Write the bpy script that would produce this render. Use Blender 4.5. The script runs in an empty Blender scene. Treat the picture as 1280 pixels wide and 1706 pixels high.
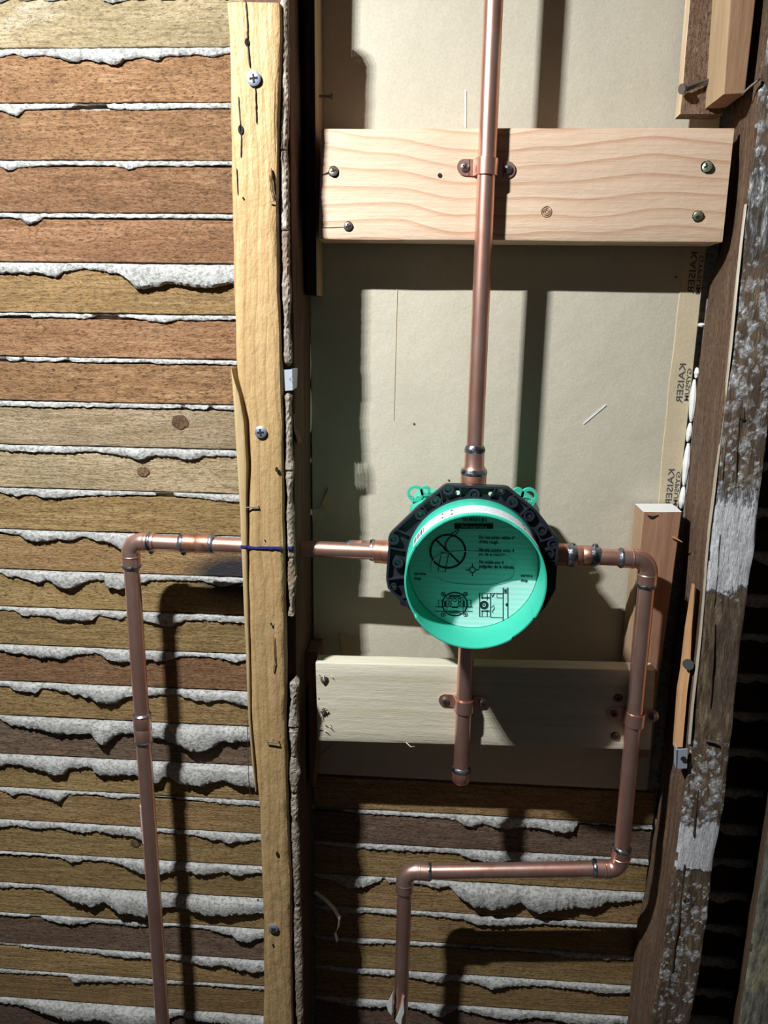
import bpy, bmesh, math, random
import numpy as np
from mathutils import Vector, noise, Matrix
random.seed(7)
C = bpy.context.scene.collection
# ------------------------------------------------------------------ camera
CAM = Vector((0, -.79, 1.44)); FPX = 1300.0
pit, yaw, rol = map(math.radians, (14.1, 3.71, .79))
FW = Vector((-math.sin(yaw)*math.cos(pit), math.cos(yaw)*math.cos(pit), -math.sin(pit)))
RT = FW.cross(Vector((0, 0, 1))).normalized(); UP = RT.cross(FW)
R2 = RT*math.cos(rol) + UP*math.sin(rol); U2 = -RT*math.sin(rol) + UP*math.cos(rol)
cd = bpy.data.cameras.new('camera'); cam = bpy.data.objects.new('camera', cd); C.objects.link(cam)
m = Matrix.Identity(4)
for i in range(3):
    m[i][0] = R2[i]; m[i][1] = U2[i]; m[i][2] = -FW[i]; m[i][3] = CAM[i]
cam.matrix_world = m
cd.sensor_fit = 'HORIZONTAL'; cd.sensor_width = 36; cd.lens = FPX/1280*36; cd.clip_start = .01
bpy.context.scene.camera = cam
# ------------------------------------------------------------------ light, world, exposure
w = bpy.data.worlds.new('world'); bpy.context.scene.world = w; w.use_nodes = True
w.node_tree.nodes['Background'].inputs[0].default_value = (.95, .95, 1, 1)
w.node_tree.nodes['Background'].inputs[1].default_value = .024
LAMP = Vector((-.424, -.539, 1.914))
for k in range(4):                      # the LED work lamp: four emitters in a row
    ld = bpy.data.lights.new('work_lamp', 'AREA'); ld.shape = 'DISK'; ld.energy = 4.6; ld.size = .009; ld.color = (.93, .97, 1.0)
    lo = bpy.data.objects.new('work_lamp', ld); C.objects.link(lo)
    lo.location = LAMP + Vector(((k-1.5)*.015, 0, (k-1.5)*.003))
    lo.rotation_euler = Vector((.42, .54, -2.0)).to_track_quat('-Z', 'Y').to_euler()
vs = bpy.context.scene.view_settings
vs.view_transform = 'Standard'; vs.look = 'None'; vs.gamma = 1; vs.use_curve_mapping = False; vs.exposure = 0.0

# ------------------------------------------------------------------ helpers
def P(px, py, h):                       # point of the plane h metres in front of the wall seen at a photo pixel
    d = FW*FPX + R2*(px-640) - U2*(py-853)
    return CAM + d*((-h-CAM.y)/d.y)
def V(x, h, z): return Vector((x, -h, z))
def meta(o, label=None, cat=None, group=None, kind=None):
    if label: o['label'] = label
    if cat: o['category'] = cat
    if group: o['group'] = group
    if kind: o['kind'] = kind
    return o
def thing(name, label, cat, loc, group=None, kind=None):
    o = bpy.data.objects.new(name, None); C.objects.link(o); o.location = loc; o.empty_display_size = .02
    return meta(o, label, cat, group, kind)
def wloc(o):
    l = Vector(o.location)
    while o.parent: o = o.parent; l += Vector(o.location)
    return l
def mesh(name, vf, mat, parent=None, smooth=False, loc=None, label=None):
    vs_, fs = vf
    base = wloc(parent) if parent else Vector((0, 0, 0))
    if loc is None:
        a = np.array([tuple(v) for v in vs_]); loc = Vector((a.mean(0) if len(a) else (0, 0, 0)))
    loc = Vector(loc)
    me = bpy.data.meshes.new(name)
    me.from_pydata([tuple(Vector(v)-loc) for v in vs_], [], fs)
    bm = bmesh.new(); bm.from_mesh(me); bmesh.ops.recalc_face_normals(bm, faces=bm.faces); bm.to_mesh(me); bm.free()
    me.materials.append(mat)
    if smooth:
        for p in me.polygons: p.use_smooth = True
        try: me.set_sharp_from_angle(angle=math.radians(40))
        except Exception: pass
    o = bpy.data.objects.new(name, me); C.objects.link(o); o.location = loc-base
    if parent: o.parent = parent
    if label: o['label'] = label
    return o
def join(*parts):
    vs_, fs = [], []
    for v, f in parts:
        n = len(vs_); vs_ += list(v); fs += [[i+n for i in q] for q in f]
    return vs_, fs
def lerp_table(tab, t):
    if t <= tab[0][0]: return tab[0][1:]
    for a, b in zip(tab, tab[1:]):
        if t <= b[0]:
            k = (t-a[0])/(b[0]-a[0]); return tuple(x+(y-x)*k for x, y in zip(a[1:], b[1:]))
    return tab[-1][1:]
def nz(v, s=1.0, seed=0.0): return noise.noise(Vector((v[0]*s+seed, v[1]*s-seed*.7, v[2]*s+seed*1.3)))
def loft(rings, caps=True):
    n = len(rings[0]); vs_ = [p for r in rings for p in r]; fs = []
    for i in range(len(rings)-1):
        for j in range(n):
            k = (j+1) % n; fs.append([i*n+j, i*n+k, (i+1)*n+k, (i+1)*n+j])
    if caps: fs.append(list(range(n))[::-1]); fs.append([(len(rings)-1)*n+j for j in range(n)])
    return vs_, fs
def beam(secs, n=20, r=.002, m=2, amp=.0006, fs=30, seed=0., along=6., amps=None):
    """timber: secs = list of 4-corner sections; rounded arrises, m extra points per side, noise relief"""
    secs = [[Vector(p) for p in s] for s in secs]
    cen = [sum(s, Vector())/4 for s in secs]; L = [0]
    for a, b in zip(cen, cen[1:]): L.append(L[-1]+(b-a).length)
    ax = (cen[-1]-cen[0]).normalized(); rings = []
    ts = sorted(set([L[-1]*i/n for i in range(n+1)]))
    for t in ts:
        i = 0
        while i < len(L)-2 and t > L[i+1]: i += 1
        k = (t-L[i])/max(L[i+1]-L[i], 1e-9)
        q = [secs[i][j].lerp(secs[i+1][j], k) for j in range(4)]; c = sum(q, Vector())/4
        ring = []
        for j in range(4):
            a, b, p = q[j], q[(j+1) % 4], q[j-1]
            d1 = (p-a); d2 = (b-a); rr = min(r, d1.length*.45, d2.length*.45)
            d1.normalize(); d2.normalize()
            s = a+d1*rr; e = a+d2*rr; mid = (s+e)/2*.4+(a+(s+e)/2*0)*.6
            ring += [s, (s+e)*.5*.45+a*.55 if False else s.lerp(e, .5).lerp(a, .41), e]
            e2 = b+(a-b).normalized()*min(r, (a-b).length*.45)
            for u in range(1, m): ring.append(e.lerp(e2, u/m))
        end = min(t, L[-1]-t)
        for idx, v in enumerate(ring):
            d = (v-c); d -= ax*d.dot(ax); d.normalize()
            vv = Vector(v); al = vv.dot(ax)
            w_ = vv - ax*al + ax*(al*along/fs)
            a_ = amp
            ring[idx] = v + d*(nz(w_, fs, seed)+.5*nz(w_, fs*3.1, seed+9))*a_
        rings.append(ring)
    return loft(rings)
def box(a, b, r=0):
    x0, y0, z0 = a; x1, y1, z1 = b
    v = [(x, y, z) for x in (x0, x1) for y in (y0, y1) for z in (z0, z1)]
    return v, [[0, 1, 3, 2], [4, 6, 7, 5], [0, 4, 5, 1], [2, 3, 7, 6], [0, 2, 6, 4], [1, 5, 7, 3]]
def tube(pts, rad, seg=20, caps=True, flat=None):
    pts = [Vector(p) for p in pts]; n = len(pts); rings = []
    rads = rad if isinstance(rad, (list, tuple)) else [rad]*n
    t0 = (pts[1]-pts[0]).normalized(); ref = Vector((0, 1, 0)) if abs(t0.y) < .9 else Vector((1, 0, 0))
    u = t0.cross(ref).normalized()
    for i, p in enumerate(pts):
        t = (pts[min(i+1, n-1)]-pts[max(i-1, 0)]).normalized()
        u = (u-t*u.dot(t)).normalized(); v = t.cross(u)
        rings.append([p+(u*math.cos(2*math.pi*k/seg)+v*math.sin(2*math.pi*k/seg))*rads[i] for k in range(seg)])
    return loft(rings, caps)
def cyl(c, axis, r0, l, seg=24, r1=None):
    c = Vector(c); axis = Vector(axis).normalized(); return tube([c, c+axis*l], [r0, r0 if r1 is None else r1], seg)
def prism(poly, d):                    # poly of 3D points, extruded by vector d
    n = len(poly); vs_ = [Vector(p) for p in poly]+[Vector(p)+Vector(d) for p in poly]
    return vs_, [list(range(n))[::-1], [n+i for i in range(n)]]+[[i, (i+1) % n, n+(i+1) % n, n+i] for i in range(n)]
def ringplate(outer, inner, d):        # plate with a hole; outer/inner same count
    n = len(outer); d = Vector(d)
    o = [Vector(p) for p in outer]; i_ = [Vector(p) for p in inner]
    vs_ = o+i_+[p+d for p in o]+[p+d for p in i_]; fs = []
    for k in range(n):
        q = (k+1) % n
        fs += [[k, q, n+q, n+k], [2*n+k, 3*n+k, 3*n+q, 2*n+q], [k, 2*n+k, 2*n+q, q], [n+k, n+q, 3*n+q, 3*n+k]]
    return vs_, fs
def circ(x, h, z, r, n=64, rz=None, ph=0):
    return [V(x+r*math.cos(2*math.pi*k/n+ph), h, z+(rz or r)*math.sin(2*math.pi*k/n+ph)) for k in range(n)]
def text(s, size, org, A, B, mat, parent, name='lettering', width=None, bold=0):
    cu = bpy.data.curves.new('t', 'FONT'); cu.body = s; cu.size = size; cu.offset = bold; cu.resolution_u = 2
    o = bpy.data.objects.new('t', cu); C.objects.link(o)
    me = bpy.data.meshes.new_from_object(o.evaluated_get(bpy.context.evaluated_depsgraph_get()))
    bpy.data.objects.remove(o)
    vv = [v.co for v in me.vertices]; fs = [list(p.vertices) for p in me.polygons]
    k = 1
    if width: k = width/max(v.x for v in vv)
    A = Vector(A); B = Vector(B); org = Vector(org)
    ob = mesh(name, ([org+A*v.x*k+B*v.y for v in vv], fs), mat, parent)
    bpy.data.meshes.remove(me); return ob

# ------------------------------------------------------------------ materials
class NT:
    def __init__(s, name):
        s.m = bpy.data.materials.new(name); s.m.use_nodes = True; s.t = s.m.node_tree; s.b = s.t.nodes['Principled BSDF']
        s.tc = s.t.nodes.new('ShaderNodeTexCoord'); s.oi = s.t.nodes.new('ShaderNodeObjectInfo')
    def n(s, ty, **kw):
        x = s.t.nodes.new(ty)
        for k, v in kw.items(): setattr(x, k, v)
        return x
    def l(s, a, b): s.t.links.new(a, b)
    def vec(s, scale=(1, 1, 1), rand=True, warp=0, wscale=8):
        v = s.tc.outputs['Object']
        if rand:
            a = s.n('ShaderNodeVectorMath', operation='SCALE'); a.inputs[0].default_value = (3.1, 7.7, 5.3)
            s.l(s.oi.outputs['Random'], a.inputs['Scale'])
            b = s.n('ShaderNodeVectorMath', operation='ADD'); s.l(v, b.inputs[0]); s.l(a.outputs[0], b.inputs[1]); v = b.outputs[0]
        if warp:
            q = s.n('ShaderNodeTexNoise'); q.inputs['Scale'].default_value = wscale; s.l(v, q.inputs['Vector'])
            c = s.n('ShaderNodeVectorMath', operation='SCALE'); s.l(q.outputs['Color'], c.inputs[0]); c.inputs['Scale'].default_value = warp
            b = s.n('ShaderNodeVectorMath', operation='ADD'); s.l(v, b.inputs[0]); s.l(c.outputs[0], b.inputs[1]); v = b.outputs[0]
        mp = s.n('ShaderNodeMapping'); mp.inputs['Scale'].default_value = scale; s.l(v, mp.inputs['Vector']); return mp.outputs[0]
    def noise(s, v, scale=1, detail=5, rough=.6):
        q = s.n('ShaderNodeTexNoise'); q.inputs['Scale'].default_value = scale; q.inputs['Detail'].default_value = detail
        q.inputs['Roughness'].default_value = rough; s.l(v, q.inputs['Vector']); return q.outputs['Fac']
    def ramp(s, f, stops):
        r = s.n('ShaderNodeValToRGB'); e = r.color_ramp.elements
        while len(e) < len(stops): e.new(.5)
        for el, (p, c) in zip(e, stops): el.position = p; el.color = tuple(c)+(1,) if hasattr(c, '__len__') else (c, c, c, 1)
        s.l(f, r.inputs[0]); return r.outputs[0]
    def mix(s, f, a, b, mode='MIX'):
        x = s.n('ShaderNodeMix', data_type='RGBA', blend_type=mode)
        for inp, v in ((x.inputs[0], f), (x.inputs[6], a), (x.inputs[7], b)):
            if hasattr(v, 'is_linked') or hasattr(v, 'links'): s.l(v, inp)
            elif hasattr(v, '__len__'): inp.default_value = tuple(v)+(1,)
            else: inp.default_value = v
        return x.outputs[2]
    def math(s, op, a, b=0.):
        x = s.n('ShaderNodeMath', operation=op)
        for inp, v in ((x.inputs[0], a), (x.inputs[1], b)):
            if hasattr(v, 'links'): s.l(v, inp)
            else: inp.default_value = v
        return x.outputs[0]
    def bump(s, f, dist, strength=1, prev=None):
        b = s.n('ShaderNodeBump'); b.inputs['Distance'].default_value = dist; b.inputs['Strength'].default_value = strength
        s.l(f, b.inputs['Height'])
        if prev: s.l(prev, b.inputs['Normal'])
        return b.outputs[0]
    def fin(s, col=None, rough=.7, metal=0, bump=None, spec=None):
        if col is not None:
            if hasattr(col, 'links'): s.l(col, s.b.inputs['Base Color'])
            else: s.b.inputs['Base Color'].default_value = tuple(col)+(1,)
        if hasattr(rough, 'links'): s.l(rough, s.b.inputs['Roughness'])
        else: s.b.inputs['Roughness'].default_value = rough
        s.b.inputs['Metallic'].default_value = metal
        if spec is not None: s.b.inputs['Specular IOR Level'].default_value = spec
        if bump: s.l(bump, s.b.inputs['Normal'])
        return s.m
def plain(name, col, rough=.6, metal=0, spec=None):
    return NT(name).fin(col, rough, metal, spec=spec)
def sc(ax, a, c):                      # scale a along the grain, c across
    return (a, c, c) if ax == 'x' else (c, c, a)
def rough_wood(name, ax, c0, c1, c2, fib=260, bd=.0012, saw=True, patch=None, rgh=.85, a=14, diag=0):
    t = NT(name)
    g = t.noise(t.vec(sc(ax, a, fib), warp=.002, wscale=60), 1, 6, .7)
    big = t.noise(t.vec(sc(ax, 5, 22), warp=.02), 1, 4, .6)
    col = t.ramp(g, [(.28, c0), (.5, c1), (.72, c2)])
    col = t.mix(t.ramp(big, [(.35, 0), (.7, .8)]), col, [x*.68 for x in c1])
    hv = t.n('ShaderNodeHueSaturation'); t.l(col, hv.inputs['Color']); 
    t.l(t.math('MULTIPLY_ADD', t.oi.outputs['Random'], .35) if False else t.ramp(t.oi.outputs['Random'], [(0, .8), (1, 1.15)]), hv.inputs['Value'])
    hh = t.n('ShaderNodeMapRange'); hh.inputs[3].default_value = .492; hh.inputs[4].default_value = .506
    rr = t.math('FRACT', t.math('MULTIPLY', t.oi.outputs['Random'], 17.3)); t.l(rr, hh.inputs[0]); t.l(hh.outputs[0], hv.inputs['Hue'])
    col = hv.outputs[0]
    if patch:
        pn = t.noise(t.vec(sc(ax, 9, 30), warp=.03), 1, 6, .65)
        col = t.mix(t.ramp(pn, [(.58, 0), (.74, .75)]), col, patch)
    sw = t.noise(t.vec((90, 90, 26) if ax == 'x' else (26, 90, 90), warp=.006), 1, 3, .6)
    fl = t.noise(t.vec(sc(ax, 130, 420)), 1, 4, .7)
    b = t.bump(g, bd, .9); b = t.bump(fl, bd*.8, .8, b)
    if saw:
        b = t.bump(sw, bd*1.2, .5, b)
        cr = t.noise(t.vec(sc(ax, 190, 460), warp=.004, wscale=90), 1, 5, .75); b = t.bump(cr, bd*2.4, 1, b)
        col = t.mix(t.ramp(cr, [(.36, .85), (.50, 0)]), col, [x*.5 for x in c0]); col = t.mix(t.ramp(cr, [(.58, 0), (.72, .5)]), col, [min(x*1.25, .8) for x in c2])
    if diag:
        mp = t.n('ShaderNodeMapping'); mp.inputs['Rotation'].default_value = (0, diag, 0); mp.inputs['Scale'].default_value = (30, 30, 420)
        t.l(t.vec((1, 1, 1), warp=.004, wscale=30), mp.inputs['Vector']); dg = t.noise(mp.outputs[0], 1, 4, .6)
        b = t.bump(dg, bd*1.3, .8, b); col = t.mix(t.ramp(dg, [(.32, .6), (.5, 0)]), col, [x*.6 for x in c0])
    return t.fin(col, rgh, 0, b, .25)
def rings_wood(name, ax, c0, c1, line, scale=55, thick=.5, bd=.0006, rgh=.6, warpa=.03, wavesc=1.0, dent=False):
    """planed softwood: growth-ring lines along the board"""
    t = NT(name)
    v = t.vec(sc(ax, .35, 1), warp=warpa, wscale=5)
    wv = t.n('ShaderNodeTexWave', wave_type='BANDS', bands_direction='Z' if ax == 'x' else 'X', wave_profile='SAW')
    wv.inputs['Scale'].default_value = scale*wavesc; wv.inputs['Distortion'].default_value = 2.6; wv.inputs['Detail'].default_value = 2
    wv.inputs['Detail Scale'].default_value = .6; t.l(v, wv.inputs['Vector'])
    g = t.noise(t.vec(sc(ax, 10, 300)), 1, 5, .65)
    col = t.ramp(g, [(.3, c0), (.65, c1)])
    ln = t.ramp(wv.outputs['Fac'], [(0, 0), (.7, .1), (.95, thick), (1, 0)])
    col = t.mix(ln, col, line)
    big = t.noise(t.vec(sc(ax, 3, 12)), 1, 3, .5)
    col = t.mix(t.ramp(big, [(.4, 0), (.75, .4)]), col, [x*.75 for x in c0])
    fl = t.noise(t.vec(sc(ax, 60, 380)), 1, 4, .7)
    dn = t.noise(t.vec(sc(ax, 45, 95)), 1, 4, .65); sp_ = t.noise(t.vec(sc(ax, 120, 260)), 1, 3, .6)
    if dent: col = t.mix(t.ramp(sp_, [(.70, 0), (.78, .7)]), col, [x*.35 for x in c0])
    b = t.bump(dn, bd*(5 if dent else 1.5), .6)
    b = t.bump(g, bd, .6, b); b = t.bump(fl, bd, .5, b); b = t.bump(wv.outputs['Fac'], bd*.6, .3, b)
    return t.fin(col, rgh, 0, b, .3)
M_DKL = None
LW = [rough_wood('lath_brown', 'x', (.16, .08, .035), (.38, .205, .095), (.56, .35, .19), a=22),
      rough_wood('lath_ochre', 'x', (.27, .16, .06), (.49, .31, .13), (.64, .44, .21), fib=200, diag=.7),
      rough_wood('lath_pale', 'x', (.38, .27, .14), (.60, .45, .26), (.72, .57, .38), patch=(.72, .66, .52), fib=160, diag=.9),
      rough_wood('lath_dark', 'x', (.11, .065, .045), (.23, .145, .095), (.36, .25, .18), a=25),
      rough_wood('lath_sooted', 'x', (.27, .16, .06), (.49, .31, .13), (.64, .44, .21), fib=200),
      rough_wood('lath_bay_shade', 'x', (.03, .018, .012), (.075, .045, .03), (.12, .075, .05), a=25)]  # last entry: right bay laths, coloured near black for the stud's shade
# soot scorched by the torch on one lath and the next one down (a stain with its own shape, centred on the object)
for mt in (LW[4],):
    t = mt.node_tree; q = t.nodes['Principled BSDF']; src = q.inputs['Base Color'].links[0].from_socket
    g = t.nodes.new('ShaderNodeNewGeometry'); d = t.nodes.new('ShaderNodeVectorMath'); d.operation = 'SUBTRACT'
    t.links.new(g.outputs['Position'], d.inputs[0]); d.inputs[1].default_value = tuple(P(398, 962, 0))
    mp = t.nodes.new('ShaderNodeMapping'); mp.inputs['Scale'].default_value = (15, 1, 30); t.links.new(d.outputs[0], mp.inputs[0])
    ln = t.nodes.new('ShaderNodeVectorMath'); ln.operation = 'LENGTH'; t.links.new(mp.outputs[0], ln.inputs[0])
    r = t.nodes.new('ShaderNodeValToRGB'); r.color_ramp.elements[0].position = .5; r.color_ramp.elements[0].color = (.97,)*3+(1,)
    r.color_ramp.elements[1].position = 1; r.color_ramp.elements[1].color = (0, 0, 0, 1); t.links.new(ln.outputs['Value'], r.inputs[0])
    mx = t.nodes.new('ShaderNodeMix'); mx.data_type = 'RGBA'; t.links.new(r.outputs[0], mx.inputs[0]); t.links.new(src, mx.inputs[6])
    mx.inputs[7].default_value = (.035, .035, .042, 1); t.links.new(mx.outputs[2], q.inputs['Base Color'])
def plaster_mat():
    t = NT('lime_plaster'); n1 = t.noise(t.vec((1, 1, 1)), 260, 6, .7); n2 = t.noise(t.vec((1, 1, 1)), 30, 4, .6)
    col = t.ramp(n2, [(.3, (.42, .41, .38)), (.7, (.60, .59, .56))])
    col = t.mix(t.ramp(n1, [(.38, .8), (.54, 0)]), col, (.20, .19, .17))
    return t.fin(col, .95, 0, t.bump(n2, .004, .6, t.bump(n1, .0022, 1)), .1)
M_PL = plaster_mat()
M_POST = rings_wood('post_wood', 'z', (.42, .265, .115), (.54, .37, .175), (.32, .165, .06), scale=34, thick=.6, bd=.0007, rgh=.5, dent=True)
M_POSTE = rings_wood('splinter_wood', 'z', (.44, .31, .15), (.54, .40, .21), (.45, .28, .11), scale=40, thick=.3, bd=.0006, rgh=.6)
M_BLK1 = rings_wood('fir_block', 'x', (.66, .46, .31), (.76, .56, .40), (.50, .25, .13), scale=21, thick=.75, bd=.0007, warpa=.06)
M_BLK2 = rings_wood('pine_block', 'x', (.60, .54, .40), (.70, .64, .50), (.50, .40, .22), scale=9, thick=.35, bd=.0006)
M_ENDW = rings_wood('block_edge', 'x', (.62, .50, .33), (.72, .60, .42), (.5, .36, .2), scale=30, thick=.3)
M_STUD = rough_wood('old_stud', 'z', (.10, .055, .035), (.20, .11, .065), (.31, .18, .10), fib=180, saw=False, a=10)
M_SHADEW = rough_wood('cleat_shade_wood', 'z', (.018, .011, .009), (.045, .028, .022), (.08, .05, .04), fib=180, saw=False, a=10)  # upper left cleat front, darkened in colour for the post's shade
M_STUDL = rough_wood('left_stud', 'z', (.05, .028, .02), (.12, .066, .042), (.20, .12, .075), fib=180, saw=False, a=10)
M_CLEAT = rough_wood('red_cleat', 'z', (.26, .13, .075), (.38, .21, .12), (.47, .28, .17), fib=140, bd=.0004, saw=False, a=8)
M_SAWN = rough_wood('sawn_cleat', 'z', (.20, .11, .065), (.37, .23, .145), (.56, .39, .26), fib=150, bd=.0028, saw=True, a=28)
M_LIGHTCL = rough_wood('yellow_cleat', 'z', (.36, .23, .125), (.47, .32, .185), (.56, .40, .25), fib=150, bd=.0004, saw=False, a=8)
M_TORN = rough_wood('fresh_torn_wood', 'z', (.42, .21, .09), (.58, .32, .15), (.68, .42, .22), fib=200, bd=.0006, saw=False, a=12)
def bark():
    t = NT('bark'); n1 = t.noise(t.vec((120, 120, 60)), 1, 6, .7); n2 = t.noise(t.vec((20, 20, 14)), 1, 3, .6)
    col = t.ramp(n1, [(.3, (.10, .08, .06)), (.5, (.34, .29, .24)), (.7, (.62, .56, .48))])
    col = t.mix(t.ramp(n2, [(.35, 0), (.65, .7)]), col, (.25, .17, .11))
    return t.fin(col, .9, 0, t.bump(n1, .003, 1), .1)
M_BARK = bark()
def weathered():
    """old stud face: brown wood, white plaster/mould spots of its own, thick white deposits at some heights"""
    t = NT('weathered_stud_face')
    n1 = t.noise(t.vec((220, 220, 40), rand=False, warp=.004, wscale=40), 1, 6, .75); n2 = t.noise(t.vec((25, 25, 12), rand=False), 1, 4, .6)
    base = t.ramp(n1, [(.3, (.035, .022, .014)), (.5, (.15, .10, .06)), (.7, (.38, .28, .17))])
    base = t.mix(t.ramp(n2, [(.4, 0), (.62, .75)]), base, (.10, .065, .05))
    geo = t.n('ShaderNodeNewGeometry'); sp = t.n('ShaderNodeSeparateXYZ'); t.l(geo.outputs['Position'], sp.inputs[0])
    n3 = t.noise(t.vec((30, 30, 14), rand=False), 1, 3, .6)
    zz = t.math('ADD', sp.outputs['Z'], t.math('MULTIPLY', t.math('SUBTRACT', n3, .5), .05))
    mr = t.n('ShaderNodeMapRange'); mr.inputs[1].default_value = .6; mr.inputs[2].default_value = 1.8; t.l(zz, mr.inputs[0])
    def k(z): return (z-.6)/1.2
    spot = t.ramp(mr.outputs[0], [(0, .35), (k(.80), .65), (k(.845), .95), (k(.875), .5), (k(.885), .1), (k(.90), .2), (k(.985), .9), (k(1.02), .8),
                                  (k(1.05), .0), (k(1.18), .0), (k(1.21), .9), (k(1.33), .85), (k(1.46), .9), (k(1.5), .15), (k(1.56), .55), (k(1.75), .6)])
    pat = t.ramp(mr.outputs[0], [(0, 0), (k(.890), 0), (k(.897), .95), (k(.94), .85), (k(.955), .1), (k(1.0), 0), (k(1.185), 0), (k(1.205), .9), (k(1.27), .7), (k(1.31), .35),
                                 (k(1.36), .05), (k(1.45), .2), (k(1.5), .5), (k(1.56), .55), (k(1.6), .2), (k(1.68), .5)])
    fine = t.noise(t.vec((1, 1, 1), rand=False), 320, 5, .7); m1 = None
    for scl, w0 in ((105, .0), (190, .12)):
        vo = t.n('ShaderNodeTexVoronoi', feature='SMOOTH_F1'); vo.inputs['Scale'].default_value = 1; vo.inputs['Smoothness'].default_value = .15
        t.l(t.vec((scl, scl, scl*.7), rand=False, warp=.009, wscale=150), vo.inputs['Vector'])
        cell = t.n('ShaderNodeSeparateColor'); t.l(vo.outputs['Color'], cell.inputs[0])
        dot = t.ramp(vo.outputs['Distance'], [(.15, 1), (.52, 0)])
        on = t.math('GREATER_THAN', t.math('SUBTRACT', spot, w0), cell.outputs[0])
        mm = t.math('MULTIPLY', dot, on); mm = t.math('MULTIPLY', mm, t.ramp(fine, [(.35, .25), (.6, 1)]))
        m1 = mm if m1 is None else t.math('MAXIMUM', m1, mm)
    m2 = t.ramp(t.math('ADD', pat, t.math('MULTIPLY', t.math('SUBTRACT', n1, .5), 1.1)), [(.45, 0), (.62, .9)])
    mask = t.math('MAXIMUM', m1, m2)
    col = t.mix(mask, base, t.ramp(fine, [(.3, (.55, .54, .53)), (.65, (.92, .92, .93))]))
    b = t.bump(n1, .003, .9); b = t.bump(mask, .0014, .8, b); b = t.bump(n2, .006, .5, b)
    return t.fin(col, t.ramp(n2, [(.3, .45), (.6, .85)]), 0, b, .4)
M_WEA = weathered()
def paper(name, c0, c1):
    t = NT(name); n1 = t.noise(t.vec((1, 1, 1), rand=False), 520, 6, .7); n2 = t.noise(t.vec((1, 1, 1), rand=False), 14, 4, .6)
    n3 = t.noise(t.vec((1, 1, 1), rand=False), 150, 2, .5)
    col = t.ramp(n1, [(.3, c0), (.7, c1)]); col = t.mix(t.ramp(n2, [(.35, 0), (.7, .25)]), col, [x*.8 for x in c0])
    col = t.mix(t.ramp(n3, [(.79, 0), (.83, .6)]), col, (.12, .09, .05))
    return t.fin(col, .95, 0, t.bump(n2, .006, .3, t.bump(n1, .0005, .6)), .12)
M_PAPER = paper('kraft_paper', (.50, .445, .34), (.60, .545, .43))
M_TAPE = paper('edge_paper', (.54, .44, .28), (.64, .54, .37))
M_GYP = paper('gypsum_core', (.7, .7, .68), (.8, .8, .78))
M_JC = paper('joint_compound', (.72, .71, .68), (.85, .84, .82))
M_CRK = plain('crack_brown', (.07, .04, .02), .9)
M_INK = plain('grey_ink', (.07, .07, .085), .8)
M_BLINE = plain('blue_marker', (.015, .02, .14), .6)
def copper():
    t = NT('copper'); n = t.noise(t.vec((60, 60, 25)), 1, 5, .65); n2 = t.noise(t.vec((18, 18, 9), warp=.02), 1, 4, .6)
    col = t.ramp(n, [(.3, (.80, .42, .32)), (.6, (.93, .60, .49))])
    col = t.mix(t.ramp(n2, [(.42, 0), (.7, .6)]), col, (.55, .25, .18))
    return t.fin(col, t.ramp(n2, [(.3, .24), (.7, .40)]), .88, t.bump(n, .0004, .25))
M_CU = copper()
def copperf():
    t = NT('flux_stained_copper'); n2 = t.noise(t.vec((70, 70, 60), warp=.01), 1, 4, .6)
    col = t.ramp(n2, [(.32, (.14, .10, .09)), (.48, (.60, .27, .18)), (.7, (.80, .44, .32))])
    return t.fin(col, .38, .85, t.bump(n2, .0008, .3))
M_CUF = copperf()
def solder():
    t = NT('solder'); n2 = t.noise(t.vec((120, 120, 120)), 1, 4, .6)
    return t.fin(t.ramp(n2, [(.38, (.07, .07, .08)), (.6, (.45, .46, .5))]), .3, .9, t.bump(n2, .0015, .6))
M_SOL = solder()
M_SCR = plain('dark_screw', (.20, .16, .14), .45, .7); M_SCRZ = plain('zinc_screw', (.38, .42, .52), .42, .7)
M_SCRY = plain('zinc_yellow_screw', (.30, .36, .22), .4, .7); M_BLK = plain('recess_black', (.012, .01, .009), .9)
M_GALV = plain('galvanised_steel', (.50, .54, .60), .45, .35); M_NAIL = plain('old_nail', (.17, .14, .13), .55, .6)
M_GRN = plain('green_plastic', (.045, .49, .335), .38, 0, .5)
def flange_m():
    t = NT('black_plastic'); n = t.noise(t.vec((1, 1, 1)), 90, 3, .5)
    return t.fin(t.ramp(n, [(.3, (.012, .013, .02)), (.7, (.022, .024, .034))]), .42, 0, t.bump(n, .0006, .2), .5)
M_BLACK = flange_m()
def discm():
    t = NT('mint_disc'); g = t.n('ShaderNodeTexWave', wave_type='BANDS', bands_direction='Z'); g.inputs['Scale'].default_value = 62
    g.inputs['Distortion'].default_value = .4; t.l(t.vec((1, 1, 1), rand=False), g.inputs['Vector'])
    return t.fin(t.ramp(g.outputs['Fac'], [(0, (.46, .73, .69)), (1, (.50, .77, .73))]), .45, 0, t.bump(g.outputs['Fac'], .0004, .2), .4)
M_DISC = discm()
M_WHITE = plain('white_label', (.74, .75, .78), .5); M_RED = plain('red_print', (.6, .06, .05), .5)
M_PRINT = plain('black_print', (.008, .009, .010), .6); M_GREYP = plain('grey_print', (.35, .40, .38), .6)
M_TAPEW = plain('white_tape', (.75, .74, .70), .7)

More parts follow.
